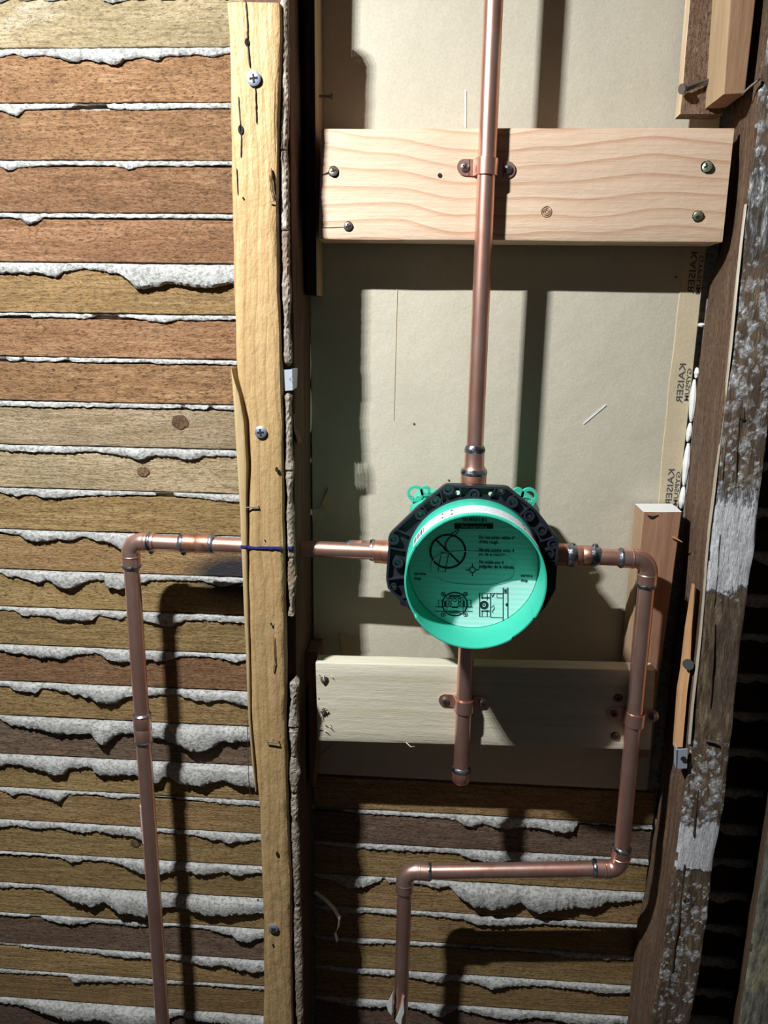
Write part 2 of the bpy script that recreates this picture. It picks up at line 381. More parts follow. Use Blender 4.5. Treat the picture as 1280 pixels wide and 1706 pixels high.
# ------------------------------------------------------------------ setting: lath and plaster wall
wall = thing('wall_back', 'sawn wooden laths with white plaster squeezed through their gaps, seen from behind', None, V(-.25, 0, .4), kind='structure')
mesh('plaster_coat', box((-.75, .0055, .33), (.75, .022, 2.02)), M_PL, wall)
GAP = .0065
def soft(x, s): return noise.noise(Vector((x*s, s*.37, 1.7)))
def key(xs0, xs1, ztop, prof, seed, step=.0017):
    """one row of plaster keys: prof(x) = hanging height in metres"""
    n = int((xs1-xs0)/step); rings = []; 
    for i in range(n+1):
        x = xs0+(xs1-xs0)*i/n
        hgt = prof(x); k_ = min(1, hgt/.012)
        hgt += k_*(.0017*noise.noise(Vector((x*140, seed, 0)))+.0010*noise.noise(Vector((x*480, seed, 3)))); hgt = max(hgt, .0004); drop = max(hgt-GAP*.75, 0)
        pr = -.002 if hgt < .0022 else min(.0018+.42*drop, .0125)*(1+.22*noise.noise(Vector((x*75, seed, 9))))
        zt = ztop-.0008-.0012*abs(noise.noise(Vector((x*90, seed, 5))))
        k = [(-.006, 0), (-.003, .02), (pr*.35+.0002, .05), (pr*.8, .18), (pr*.97, .42), (pr, .68), (pr*.92, .88), (pr*.55, 1.0), (max(pr*.25, -.002), .97), (-.0045, .80 if drop < .001 else max(.3, 1-drop/hgt))]
        row = []
        for (h, f) in k:
            q = .0011*noise.noise(Vector((x*330, f*hgt*330+seed, seed)))+.0007*noise.noise(Vector((x*800, f*hgt*800+seed, 2)))
            row.append(V(x, h+(q if h > 0 else 0), zt-hgt*f))
        rings.append(row)
    return loft(rings)
rowsL = [(80, [(0,14),(23,9),(40,15),(75,12),(105,20),(125,26),(148,20),(170,27),(193,32),(210,22),(236,17),(250,21),(262,23),(276,16),(328,13),(358,18),(375,11)]),
 (171, [(0,12),(27,24),(40,12),(120,8),(127,3),(177,2),(182,10),(240,13),(300,10),(375,10)]),
 (266, [(0,12),(13,18),(30,12),(100,8),(190,9),(213,16),(240,10),(375,8)]),
 (353, [(0,8),(35,10),(45,20),(60,18),(72,8),(375,8)]),
 (435, [(0,20),(60,20),(80,24),(97,26),(105,18),(140,10),(200,20),(215,32),(230,48),(262,42),(280,36),(300,38),(330,42),(355,44),(380,36)]),
 (519, [(0,6),(50,4),(55,8),(150,8),(160,2),(195,2),(200,5),(230,8),(275,14),(300,8),(330,10),(360,8),(385,8)]),
 (592, [(0,3),(10,3),(15,8),(30,8),(38,2),(45,8),(100,7),(115,3),(120,8),(160,8),(250,6),(260,10),(330,7),(390,8)]),
 (666, [(0,9),(100,10),(130,8),(220,8),(270,8),(300,6),(305,3),(320,8),(345,8),(350,2),(365,8),(385,8)]),
 (739, [(0,10),(50,12),(100,12),(160,8),(200,14),(235,22),(260,12),(300,16),(320,20),(340,12),(395,10)]),
 (811, [(0,8),(15,10),(30,14),(45,10),(80,16),(105,15),(130,10),(200,8),(225,6),(260,5),(262,1),(288,1),(292,6),(330,8),(370,12),(398,14)]),
 (880, [(0,5),(35,10),(45,18),(60,20),(80,18),(95,14),(120,16),(140,8),(160,14),(185,18),(205,30),(230,18),(300,10),(400,8)]),
 (947, [(0,6),(20,14),(25,10),(45,16),(65,20),(80,16),(90,20),(100,28),(120,28),(150,14),(175,12),(180,24),(200,28),(220,20),(250,10),(275,9),(300,8),(340,8),(345,10),(375,16),(400,8)]),
 (1009, [(0,6),(25,6),(40,14),(70,12),(105,18),(140,20),(155,16),(165,8),(200,14),(215,8),(245,16),(280,22),(290,20),(310,12),(340,10),(400,12)]),
 (1072, [(0,10),(15,14),(50,16),(70,20),(85,18),(100,22),(120,14),(160,8),(180,18),(205,22),(240,18),(250,14),(262,18),(280,14),(300,8),(350,6),(395,14),(408,10)]),
 (1133, [(0,8),(15,8),(25,14),(60,18),(72,8),(110,14),(150,22),(170,30),(190,28),(215,16),(250,14),(290,8),(320,16),(345,20),(370,14),(412,24)]),
 (1190, [(0,6),(20,16),(60,20),(100,26),(150,22),(165,34),(175,40),(195,22),(230,18),(250,22),(285,28),(300,36),(320,44),(345,42),(370,26),(412,24)]),
 (1254, [(0,20),(20,16),(60,22),(95,30),(108,28),(115,18),(150,14),(165,24),(190,28),(225,22),(250,34),(265,34),(275,22),(310,36),(340,34),(372,24),(385,30),(420,34)]),
 (1310, [(0,4),(20,12),(40,8),(80,14),(100,18),(115,6),(160,3),(190,8),(230,5),(260,2),(330,4),(345,6),(385,8),(424,8)]),
 (1364, [(0,12),(30,8),(60,12),(100,8),(130,14),(160,10),(190,14),(220,14),(240,22),(262,6),(330,8),(360,14),(380,16),(428,10)]),
 (1417, [(0,3),(100,3),(120,12),(140,6),(180,6),(210,12),(235,22),(262,24),(300,12),(330,18),(380,12),(390,16),(430,10)]),
 (1469, [(0,8),(60,4),(90,10),(120,22),(155,28),(175,20),(200,34),(250,38),(275,22),(300,20),(345,30),(370,30),(430,22)]),
 (1519, [(0,3),(25,4),(60,2),(70,3),(90,10),(120,12),(155,6),(190,6),(230,8),(300,3),(345,5),(380,12),(410,22),(434,14)]),
 (1570, [(0,2),(100,4),(150,6),(210,10),(260,8),(300,8),(340,14),(380,12),(420,20),(436,16)]),
 (1613, [(0,5),(110,3),(125,12),(160,10),(250,6),(330,3),(436,4)]),
 (1660, [(0,8),(40,10),(80,20),(120,28),(160,22),(230,32),(260,24),(300,8),(330,14),(380,16),(436,22)])]
rowsM = [(1347, [(520,2),(560,2),(600,6),(680,5),(740,6),(760,8),(775,16),(790,18),(805,12),(820,14),(850,18),(870,14),(900,14),(930,18),(955,16),(965,3),(1050,3),(1055,7),(1075,6)]),
 (1403, [(520,3),(560,6),(600,8),(680,8),(740,6),(765,8),(780,14),(830,18),(850,14),(895,16),(930,10),(1000,6),(1060,8)]),
 (1457, [(520,4),(560,10),(580,20),(600,18),(630,8),(640,2),(650,8),(700,8),(735,12),(750,8),(765,22),(790,36),(820,40),(850,34),(870,24),(880,36),(900,40),(950,30),(1000,26),(1010,20),(1065,12)]),
 (1510, [(520,3),(560,8),(590,10),(620,6),(650,8),(700,6),(770,8),(800,16),(840,14),(900,8),(1060,8)]),
 (1561, [(520,3),(600,8),(640,6),(700,5),(740,3),(850,3),(900,4),(960,8),(1000,8),(1050,6)]),
 (1611, [(520,3),(600,8),(650,8),(700,10),(735,14),(750,8),(800,12),(820,18),(850,12),(900,8),(960,10),(1010,12),(1050,10)]),
 (1661, [(520,3),(590,12),(630,12),(660,6),(700,10),(735,20),(760,6),(800,12),(850,16),(900,10),(960,16),(1010,14),(1045,10)])]
def hangers(rows, xref, slope):
    out = []
    for y, pts in rows:
        z = P(xref, y, 0).z; tab = []
        for px, d in pts:
            py = y+slope(y)*(px-xref)
            tab.append((P(px, py, 0).x, (P(px, py, 0).z-P(px, py+d, 0).z)*(.93)))
        out.append((z, tab))
    return out
HL = hangers(rowsL, 0, lambda y: (y-300)/18600)
HM = hangers(rowsM, 584, lambda y: (y-300)/18600)
kindL = [2, 0, 0, 0, 0, 1, 0, 0, 2, 2, 1, 4, 4, 1, 0, 1, 3, 1, 1, 1, 1, 1, 3, 1, 1, 3, 1, 3]
def rnd_prof(seed, base=.008):
    return lambda x: base*(.7+.9*abs(noise.noise(Vector((x*18, seed, 0))))+.5*noise.noise(Vector((x*60, seed, 1))))
def lath(x0, x1, zt, zb, kind, seed):
    s = [[V(x, .0+soft(seed*3+i, 1)*.0012, zt), V(x, -.006, zt), V(x, -.006, zb), V(x, .0+soft(seed*5+i, 1)*.0012, zb)] for i, x in enumerate((x0, x0*.5+x1*.5, x1))]
    mesh('lath', beam(s, n=int((x1-x0)/.009), r=.0008, m=2, amp=.0007, fs=60, seed=seed*1.7, along=30), LW[kind], wall)
zs = [z for z, _ in HL]; pitch = .046
ztops = [zs[0]+pitch*3, zs[0]+pitch*2, zs[0]+pitch*1.02]+zs+[zs[-1]-pitch*k for k in (1, 2, 3, 4)]
profL = [rnd_prof(.3), rnd_prof(.9), rnd_prof(2.1)]+[(lambda x, t=t: lerp_table(t, x)[0]) for _, t in HL]+[rnd_prof(5.+k) for k in range(4)]
for i, z in enumerate(ztops):           # i-th gap row top; lath under it spans to next row top
    below = (z-GAP, ztops[i+1] if i+1 < len(ztops) else z-pitch)
    kd = kindL[i-2] if 0 <= i-2 < len(kindL) else 1
    lath(-.74, -.155, below[0], below[1], kd, i+.3)
    mesh('plaster_key', key(-.74, -.155, z, profL[i], i*3.3), M_PL, wall, smooth=True)
    if i > 0 or True:
        # bay to the right of the right stud, its shade put into the lath colour
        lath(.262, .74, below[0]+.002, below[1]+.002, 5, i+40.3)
        mesh('plaster_key', key(.262, .74, z+.002, rnd_prof(i*2.9+50, .011), i*2.3+90, .003), M_PL, wall, smooth=True)
zm = [z for z, _ in HM]; ztm = [P(600, 1297, 0).z]+zm+[zm[-1]-pitch*k for k in (1, 2, 3, 4)]
kindM = [1, 3, 1, 1, 1, 1, 1, 3, 1, 3, 1, 1]
for i, z in enumerate(ztm):
    zb = ztm[i+1] if i+1 < len(ztm) else z-pitch
    lath(-.128, .258, z-(GAP if i else 0), zb, kindM[i], i+80.3)
    if i:
        pf = (lambda x, t=HM[i-1][1]: lerp_table(t, x)[0]) if i-1 < len(HM) else rnd_prof(i*5.1)
        mesh('plaster_key', key(-.128, .258, z, pf, i*4.3+200), M_PL, wall, smooth=True)

M_LKN = rough_wood('lath_knot', 'z', (.10, .05, .03), (.24, .14, .075), (.36, .24, .14), a=60)
for px, py, r in ((238, 786, .0062), (300, 703, .009), (225, 1405, .006)):
    c = P(px, py, .0009)
    mesh('knot', prism([c+V(r*math.cos(t)*(1+.25*noise.noise(Vector((t*2, r*900, 0)))), 0, r*.8*math.sin(t)*(1+.25*noise.noise(Vector((t*2, r*900, 5))))) for t in [2*math.pi*q/20 for q in range(20)]], (0, .0012, 0)), M_LKN, wall)

# ------------------------------------------------------------------ drywall sheet
zbot = P(560, 1290, 0).z
dw = thing('drywall_sheet', 'back of a tan paper drywall sheet between the two old studs, over the lower laths', 'drywall', V(.06, 0, zbot))
n = 60; xl, xr = -.1265, .2495
vs_ = []; fs_ = []
def dedge(z): return xr+.0012*noise.noise(Vector((z*40, 2, 3)))
for i in range(n+1):
    z = zbot+(2.0-zbot)*i/n
    e = dedge(z)
    vs_ += [V(xl, .0004, z), V(e-.0015, .0004, z), V(e, -.001, z), V(e, -.0053, z), V(xl, -.0053, z)]
mesh('gypsum_panel', loft([vs_[i*5:i*5+5] for i in range(n+1)]), M_PAPER, dw)
# edge paper fold along the right side
tp = []
for i in range(40):
    z = P(1100, 860, 0).z-.12+(.56)*i/39
    a = .2275+.0008*math.sin(z*22)+.0004*math.sin(z*90)
    tp.append([V(a, .0005, z), V(a+.0008, .0011, z), V(.2480, .0011, z), V(.2480, .0005, z)])
et = mesh('edge_paper', loft(tp), M_TAPE, dw, label='yellower folded edge paper printed with grey lettering')
for (k0, k1, g0, g1) in (((1137, 604), (1131, 672), (1145, 613), (1140, 668)), ((1116, 780), (1110, 842), (1127, 785), (1121, 842)), ((1158, 418), (1153, 490), (1167, 425), (1162, 490))):
    for s, a, b, hh, xx in (('KAISER', k0, k1, .0062, .2388), ('GYPSUM', g0, g1, .0042, .2448)):
        pa, pb = P(*a, .0012), P(*b, .0012)
        text(s, hh/.72, V(xx+.0022, .00135, pa.z), (0, 0, -1), (-1, 0, 0), M_INK, dw, 'stamped_lettering', width=pa.z-pb.z, bold=.00009)
# joint compound squeezed at the right edge, and on the left edge
def blob(name, pts, w_, mat, parent, hb=.001, ht=.006, seed=0):
    rings = []
    pts = [Vector(p) for p in pts]; N = 26
    for i in range(N+1):
        u = i/N*(len(pts)-1); a = int(min(u, len(pts)-2)); p = pts[a].lerp(pts[a+1], u-a)
        k = math.sin(math.pi*min(max(i/N, .02), .98))**.35*(1+.25*noise.noise(Vector((i*.13, seed, 0))))
        ww = w_*k*.5
        rings.append([p+V(ww*math.cos(t), hb+ht*k*max(math.sin(t), -.2), 0) for t in [2*math.pi*q/10 for q in range(10)]])
    return mesh(name, loft(rings), mat, parent, smooth=True)
for a, b, w_ in (((1161, 612), (1159, 630), .004), ((1157, 632), (1151, 702), .0065), ((1150, 704), (1145, 735), .005), ((1147, 738), (1139, 808), .0065), ((1139, 810), (1134, 846), .006), ((1169, 538), (1168, 545), .007)):
    blob('joint_compound', [P(*a, .002), P(*b, .002)], w_, M_JC, dw, seed=a[1])
for a, b, w_ in (((511, 495), (512, 560), .006), ((512, 560), (514, 640), .0075), ((514, 640), (516, 720), .007), ((515, 760), (516, 772), .005), ((516, 846), (517, 858), .005)):
    blob('joint_compound', [P(*a, .002), P(*b, .002)], w_, M_JC, dw, seed=a[1])
# paper tears and scratches
for pts in (((548, 812), (553, 835), (545, 850), (536, 838)), ((566, 1055), (580, 1062), (590, 1090), (570, 1090)), ((520, 850), (535, 845), (533, 875), (522, 880)),
            ((534, 1258), (556, 1240), (560, 1262), (548, 1265))):
    mesh('paper_tear', prism([P(x, y, .0012) for x, y in pts], (0, -.0008, 0)), M_TAPE, dw)
for pts in (((972, 706), (1010, 674)), ((776, 150), (776, 212)), ((662, 480), (656, 700))):
    a, b = P(*pts[0], .001), P(*pts[1], .001)
    ww = .0007 if pts[0][0] != 662 else .0003
    mesh('scratch', prism([a+V(-ww, 0, ww), b+V(-ww, 0, ww), b+V(ww, 0, -ww), a+V(ww, 0, -ww)], (0, -.0001, 0)), M_JC if pts[0][0] != 662 else M_TAPE, dw)
for px, py in ((1126, 462), (690, 706), (748, 800)):
    c = P(px, py, .0008); mesh('drywall_screw_tip', cyl(c, (.2, -1, .1), .0012, .004 if px == 1126 else .001, 10, .0004), M_NAIL, dw)

# ------------------------------------------------------------------ screws
def screw(parent, c, r, mat, hole=True, tilt=(0, 0), name='screw', ang=.3, torn=0):
    c = Vector(c)
    if hole:
        q = [c+V((r*1.12+.0008*noise.noise(Vector((k*1.3, c.x*90, 0))))*math.cos(2*math.pi*k/18), .0003, (r*1.12+.0008*noise.noise(Vector((k*1.3, c.z*90, 3))))*math.sin(2*math.pi*k/18)) for k in range(18)]
        mesh('screw_hole', prism(q, (0, .0005, 0)), M_BLK, parent)
    ax = Vector((tilt[0], -1, tilt[1])).normalized()
    s = mesh(name, tube([c-ax*.002, c+ax*.0008, c+ax*.0014, c+ax*.0017], [r*.9, r, r*.8, r*.1], 20), mat, parent, smooth=True)
    e1 = Vector((math.cos(ang), 0, math.sin(ang))); e2 = Vector((-math.sin(ang), 0, math.cos(ang)))
    p = c+ax*.0016; a = r*.58; b = r*.14
    poly = []
    for (u, v) in ((a, b), (b, b), (b, a), (-b, a), (-b, b), (-a, b), (-a, -b), (-b, -b), (-b, -a), (b, -a), (b, -b), (a, -b)):
        poly.append(p+e1*u+e2*v)
    mesh('screw_slot', prism(poly, tuple(ax*.0003)), M_BLK, s)
    return s

# ------------------------------------------------------------------ left stud, bark, furring post
H_P = .100
st = thing('wall_stud', 'dark old left stud with a rough bark edge, mostly behind the yellow furring post', 'stud', V(-.145, .04, .35))
secs = []
for z, xr_ in ((.35, -.1315), (.7, -.1300), (1.0, -.1275), (1.2, -.1265), (1.45, -.1245), (1.7, -.1262), (2.0, -.1262)):
    xr_ -= .0012; secs.append([V(-.168, .079, z), V(xr_-.003, .079, z), V(xr_, .0055, z), V(-.168, .0055, z)])
mesh('stud_timber', beam(secs, n=110, r=.003, m=4, amp=.0016, fs=30, seed=3, along=8), M_STUDL, st, smooth=True)
def barkstrip(pts, w0, seed):
    rings = []; N = int(len(pts)*36)
    for i in range(N+1):
        u = i/N*(len(pts)-1); a = int(min(u, len(pts)-2)); p = pts[a].lerp(pts[a+1], u-a)
        taper = min(1, (min(i, N-i)+.3)/5)
        w_ = w0*taper*(1+.75*noise.noise(Vector((p.z*38, seed, 0)))+.22*noise.noise(Vector((p.z*110, seed, 4))))
        crack = -.002 if noise.noise(Vector((p.z*95, seed, 8))) > .42 else 0
        rings.append([p+V(w_*.5*math.cos(t)+.0006*noise.noise(Vector((p.z*300, k, seed))), ((crack+.0032*taper)*math.sin(t) if math.sin(t) > 0 else .0125*math.sin(t))+.0012*noise.noise(Vector((p.z*260, k*1.1, seed))), 0) for k, t in enumerate([2*math.pi*q/12 for q in range(12)])])
    return loft(rings)
HB = .0895
mesh('bark', barkstrip([P(x, y, HB) for x, y in ((474, -60), (473.5, 50), (475, 164), (472, 262), (474.5, 280), (475.6, 395), (477.5, 492), (478, 560), (480, 610))], .0062, 1), M_BARK, st)
mesh('bark', barkstrip([P(x, y, HB) for x, y in ((479, 655), (481, 700), (481.5, 760), (482, 812), (484, 880), (486, 948), (486.5, 1000), (485, 1028))], .0068, 2), M_BARK, st)
mesh('bark', barkstrip([P(x, y, HB) for x, y in ((491, 1132), (489, 1180), (489.5, 1242), (491, 1349), (494, 1455), (496.5, 1560), (500, 1706), (503, 1800))], .0082, 3), M_BARK, st)
for pts in (((489, 690), (500, 700), (504, 735), (497, 740), (490, 715)), ((499, 1090), (512, 1085), (514, 1140), (505, 1150))):
    mesh('loose_chip', prism([P(x, y, .086 if x < 499 else .04) for x, y in pts], (0, .003, 0)), M_STUD, st)

# furring post
PL = [(-70, 371), (0, 374.5), (60, 380), (164, 381.5), (328, 385), (558, 391), (600, 392), (616, 393), (640, 397), (660, 403.5), (703, 413), (778, 416), (829, 413.5), (880, 413), (960, 413), (1016, 415), (1118, 417), (1200, 418), (1318, 428), (1349, 433), (1420, 433), (1544, 439), (1706, 438), (1800, 441), (1900, 445)]
PR = [(-70, 466), (0, 467), (60, 468), (164, 465), (328, 461), (480, 462), (558, 465), (700, 470), (800, 471), (1084, 474), (1313, 477), (1455, 483), (1600, 485), (1706, 487), (1800, 489), (1900, 492)]
post = thing('furring_post', 'yellow old furring post screwed upright over the left stud, split along its left edge', 'post', V(-.15, .1, .45))
secs = []
for k in range(0, 80):
    y = 3+k*25
    if y > 1900: break
    l = lerp_table(PL, y)[0]; r = lerp_table(PR, y)[0]
    a, b = P(l, y, H_P), P(r, y, H_P); z = (a.z+b.z)/2
    secs.append([V(a.x, H_P, z), V(b.x, H_P-.002, z), V(b.x, .0815, z), V(a.x, .0815, z)])
mesh('post_timber', beam(secs, n=330, r=.0045, m=7, amp=.0011, fs=55, seed=11, along=14), M_POST, post, smooth=True)
SL = [(614, 384.5), (660, 388), (700, 391), (780, 395), (846, 399), (920, 402), (1000, 405), (1060, 408), (1189, 413), (1260, 418.6), (1320, 425.7)]
SR = [(614, 385.5), (635, 391), (660, 399), (703, 407), (778, 411), (829, 410), (880, 411), (950, 411.5), (1016, 413.5), (1118, 416), (1200, 417.5), (1320, 427)]
secs = []
for k in range(48):
    y = 614+k*15
    l = lerp_table(SL, y)[0]; r = lerp_table(SR, y)[0]; hh = H_P+.0008
    a, b = P(l, y, hh), P(r, y, hh)
    secs.append([V(a.x, hh, a.z), V(b.x, hh, a.z), V(b.x, .0815, a.z), V(a.x, .0815, a.z)])
mesh('splinter', beam(secs, n=120, r=.0015, m=3, amp=.0007, fs=60, seed=21, along=14), M_POSTE, post, smooth=True, label='long split strip along the post left edge')
for (px, py, r) in ((423, 131, .0058), (434.5, 720, .0055), (456, 1547, .0052)):
    screw(post, P(px, py, H_P+.0005), r, M_SCRZ, hole=False, ang=.1 if py < 1000 else .7)
def crack(parent, pts, w_, h, mat=M_BLK, name='crack'):
    q_ = []
    for (xa_, ya_), (xb_, yb_) in zip(pts, pts[1:]):
        for k in range(6): q_.append((xa_+(xb_-xa_)*k/6+.9*noise.noise(Vector((ya_*.3+k*.8, xa_, 2))), ya_+(yb_-ya_)*k/6))
    pts = [P(x, y, h) for x, y in q_+[pts[-1]]]
    w_ *= 1.0
    L_, R_ = [], []
    for i, p in enumerate(pts):
        k = w_*(.15 if i in (0, len(pts)-1) else 1+.6*noise.noise(Vector((i*.7, pts[0].z*50, 1))))
        L_.append(p+V(-k/2, 0, 0)); R_.append(p+V(k/2, 0, 0))
    n = len(L_); vv = L_+R_+[q+V(0, -.0012, 0) for q in L_+R_]; ff = []
    for i in range(n-1):
        ff += [[i, i+1, n+i+1, n+i], [2*n+i, 3*n+i, 3*n+i+1, 2*n+i+1], [i, 2*n+i, 2*n+i+1, i+1], [n+i, n+i+1, 3*n+i+1, 3*n+i]]
    return mesh(name, (vv, ff), mat, parent)
HC = H_P+.0006
crack(post, [(409, 0), (412, 40), (412, 70), (416, 112)], .0008, HC, M_CRK); crack(post, [(425, 143), (426, 175), (427, 205)], .0005, HC, M_CRK)
crack(post, [(397, 160), (400, 205), (402, 230), (401, 262)], .0007, HC, M_CRK); crack(post, [(394, 280), (396, 325)], .0005, HC, M_CRK)
crack(post, [(452, 280), (454, 310), (457, 335)], .0010, HC, M_CRK)
crack(post, [(449, 290), (451, 315), (456, 335), (449, 337)], .0005, HC, M_CRK); crack(post, [(459, 130), (457, 200), (459, 260)], .0005, HC, M_CRK)
crack(post, [(412, 1200), (414, 1290), (417, 1330)], .0005, HC, M_CRK); crack(post, [(455, 1120), (458, 1105), (456, 1060)], .0006, HC, M_CRK)
for px, py, r in ((411, 70, .0022), (401, 216, .0028), (461, 782, .0018), (462, 1423, .002), (452, 1040, .0012), (405, 330, .0008), (441, 900, .0006), (430, 1500, .001), (455, 1575, .0013)):
    c = P(px, py, HC); mesh('nail_hole', prism([c+V(r*math.cos(t)*.8, 0, r*math.sin(t)*1.3) for t in [2*math.pi*q/12 for q in range(12)]], (0, .0006, 0)), M_BLK, post)
for px, py, an in ((454, 1237, 0.), (420, 845, .1)):
    c = P(px, py, HC+.0012); d = Vector((math.cos(an), 0, math.sin(an)))*.0058
    mesh('staple', tube([c-d+V(0, -.003, 0), c-d, c+d, c+d+V(0, -.003, 0)], .0007, 8), M_NAIL, post)
# blue marker line across post (hand drawn, uneven)
def bline(pts, h, parent):
    pt = [P(x, y, h) for x, y in pts]; A = []; Bq = []
    for i, p in enumerate(pt):
        k = .0011*(1+.5*noise.noise(Vector((i*.9, 4, 4))))
        A.append(p+V(0, 0, k)); Bq.append(p+V(0, 0, -k))
    n = len(A); vv = A+Bq+[q+V(0, -.0025, 0) for q in A+Bq]
    ff = []
    for i in range(n-1): ff += [[i, i+1, n+i+1, n+i], [i, i+1, 2*n+i+1, 2*n+i], [n+i, n+i+1, 3*n+i+1, 3*n+i]]
    mesh('blue_line', (vv, ff), M_BLINE, parent, label='hand-drawn blue marker line')
bline([(412+i*3, 912.5+1.6*noise.noise(Vector((i*.5, 0, 7)))+i*.05) for i in range(20)], H_P+.0007, post)
bline([(401+i*2.4, 911+1*noise.noise(Vector((i*.5, 2, 7)))) for i in range(5)], H_P+.0016, post)
bline([(479+i*1.6, 914-i*.3) for i in range(6)], HB+.0052, st)

# galvanised clip on left stud
clip = thing('metal_clip', 'small galvanised steel clip wrapped over the left stud edge', 'clip', P(485, 633, .09))
a0, a1, a2 = P(474, 616, .0945), P(487, 615, .0945), P(496, 613, .083); b0, b1, b2 = P(475.5, 651, .0945), P(488, 650, .0945), P(495, 645, .083)
def sheet(quad_pts, t=.0008):
    return prism(quad_pts, (0, t, 0))
mesh('clip_plate', join(prism([a0, a1, b1, b0], (0, -.0009, 0)), prism([a1, a2, b2, b1], (-.0009, 0, 0))), M_GALV, clip)
c = P(486, 632, .0950)
mesh('clip_notch', prism([c+V(-.0022, 0, 0), c+V(.001, 0, .0035), c+V(.0016, 0, .003), c+V(-.0008, 0, 0), c+V(.0016, 0, -.003), c+V(.001, 0, -.0035)], (0, -.0004, 0)), M_BLK, clip)

# ------------------------------------------------------------------ cleats on the left
cl = thing('nailing_cleat', 'shade-darkened upright nailing block on the left stud beside the upper cross board', 'block', V(-.118, .04, 1.46))
zb_ = P(510, 492, .04).z; x1_ = P(528, 450, .04).x
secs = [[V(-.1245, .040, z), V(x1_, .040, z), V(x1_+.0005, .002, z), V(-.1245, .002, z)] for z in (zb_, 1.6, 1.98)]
o = mesh('block_timber', beam(secs, n=50, r=.0012, m=3, amp=.0005, fs=30, seed=31), M_SHADEW, cl); o.data.materials.append(M_LIGHTCL)
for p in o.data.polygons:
    if p.normal.x > .6: p.material_index = 1  # lighter right side: light bounced off the drywall, put into the colour
nl = P(541, 160, .02); mesh('nail', join(tube([nl+Vector((-.006, 0, 0)), nl+Vector((.006, 0, -.0005))], .0012, 10), cyl(nl+Vector((.006, 0, -.0005)), (1, 0, 0), .0028, .0012, 12)), M_NAIL, cl)
cl = thing('nailing_cleat', 'short upright batten behind the left end of the pale lower cross board', 'block', V(-.115, .03, .97))
secs = [[V(-.1275, .036, z), V(xx, .036, z), V(xx, .002, z), V(-.1275, .002, z)] for z, xx in ((P(510, 1310, .036).z, P(524, 1300, .036).x), (1.0, P(529, 1200, .036).x), (P(520, 1085, .036).z, P(530, 1100, .036).x))]
mesh('block_timber', beam(secs, n=30, r=.0015, m=3, amp=.0012, fs=40, seed=33), M_STUD, cl)

# ------------------------------------------------------------------ cross boards
def crossboard(name, label, px4, h, th, mat, seed, loc, amp=.0006):
    bd = thing(name, label, 'board', loc)
    tl, tr, br, bl = [P(x, y, h) for x, y in px4]
    s = [[tl, V(tl.x, h-th, tl.z), V(bl.x, h-th, bl.z), bl], [tr, V(tr.x, h-th, tr.z), V(br.x, h-th, br.z), br]]
    mesh('board_timber', beam(s, n=110, r=.0016, m=7, amp=amp, fs=45, seed=seed, along=9), mat, bd, smooth=True)
    return bd
H1 = .051
b1 = crossboard('cross_board', 'pinkish upper cross board holding the tall riser pipe', ((536, 214), (1224, 213), (1204, 404), (531, 399)), H1, .038, M_BLK1, 41, P(880, 400, H1-.02))
for px, py, r, mt, ti in ((556, 286, .0042, M_SCR, (0, .25)), (580.5, 377, .0038, M_SCR, (0, 0)), (1178, 278, .0045, M_SCRY, (-.3, .1)), (1163, 360, .0042, M_SCRY, (-.1, -.3))):
    screw(b1, P(px, py, H1+.0006), r, mt, tilt=ti)
for pts in (((537, 291), (545, 287), (551, 284), (549, 289)),):
    mesh('torn_groove', prism([P(x, y, H1+.0008) for x, y in pts], (0, .0006, 0)), M_BLK, b1)
c = P(733, 292, H1+.0006); mesh('pilot_hole', prism([c+V(.0019*math.cos(t), 0, .0019*math.sin(t)) for t in [2*math.pi*q/14 for q in range(14)]], (0, .0008, 0)), M_BLK, b1)
crack(b1, [(536, 379), (550, 379), (572, 378)], .0004, H1+.0008)
# knot with rings
kn = P(910, 352, H1+.0004); M_KNOT = plain('knot_wood', (.36, .20, .11), .7); M_KNOT2 = plain('knot_core', (.55, .36, .24), .7)
mesh('knot', join(*[ringplate(circ(kn.x, H1+.0005, kn.z, r+.0004, 24), circ(kn.x, H1+.0005, kn.z, r, 24), V(0, .0004, 0)) for r in (.0012, .0026, .0042)]), M_KNOT, b1)
H2 = .061
b2 = crossboard('cross_board', 'pale lower cross board behind the capped stub pipe', ((526, 1104), (1092, 1117), (1084, 1250), (530, 1235)), H2, .020, M_BLK2, 43, P(800, 1240, H2-.01))
for px, py, r, ti in ((541, 1133, .0036, (.6, .2)), (541, 1186, .0036, (.6, -.1)), (1030, 1163, .0038, (0, 0)), (1026, 1226, .0038, (0, 0))):
    screw(b2, P(px, py, H2+.0006), r, M_SCR, tilt=ti)
for px, py in ((540, 1130), (541, 1184), (540, 1212)):
    for q in range(5):
        c = P(px+random.uniform(-8, 12), py+random.uniform(-5, 7), H2+.001); d = Vector((random.uniform(-1, 1), -.5, random.uniform(-1, 1))).normalized()*random.uniform(.003, .006)
        mesh('splinter_hair', tube([c, c+d*.6, c+d], [.0005, .0004, .0001], 5), M_BLK2, b2)
c = P(680, 1240, H2); mesh('splinter_hair', tube([c+V(-.002, 0, .002), c+V(.003, .003, -.001), c+V(.007, .002, -.001)], [.0006, .0005, .0002], 6), M_BLK2, b2)
crack(b2, [(530, 1164), (531, 1165), (532, 1163)], .0003, H2+.0006)

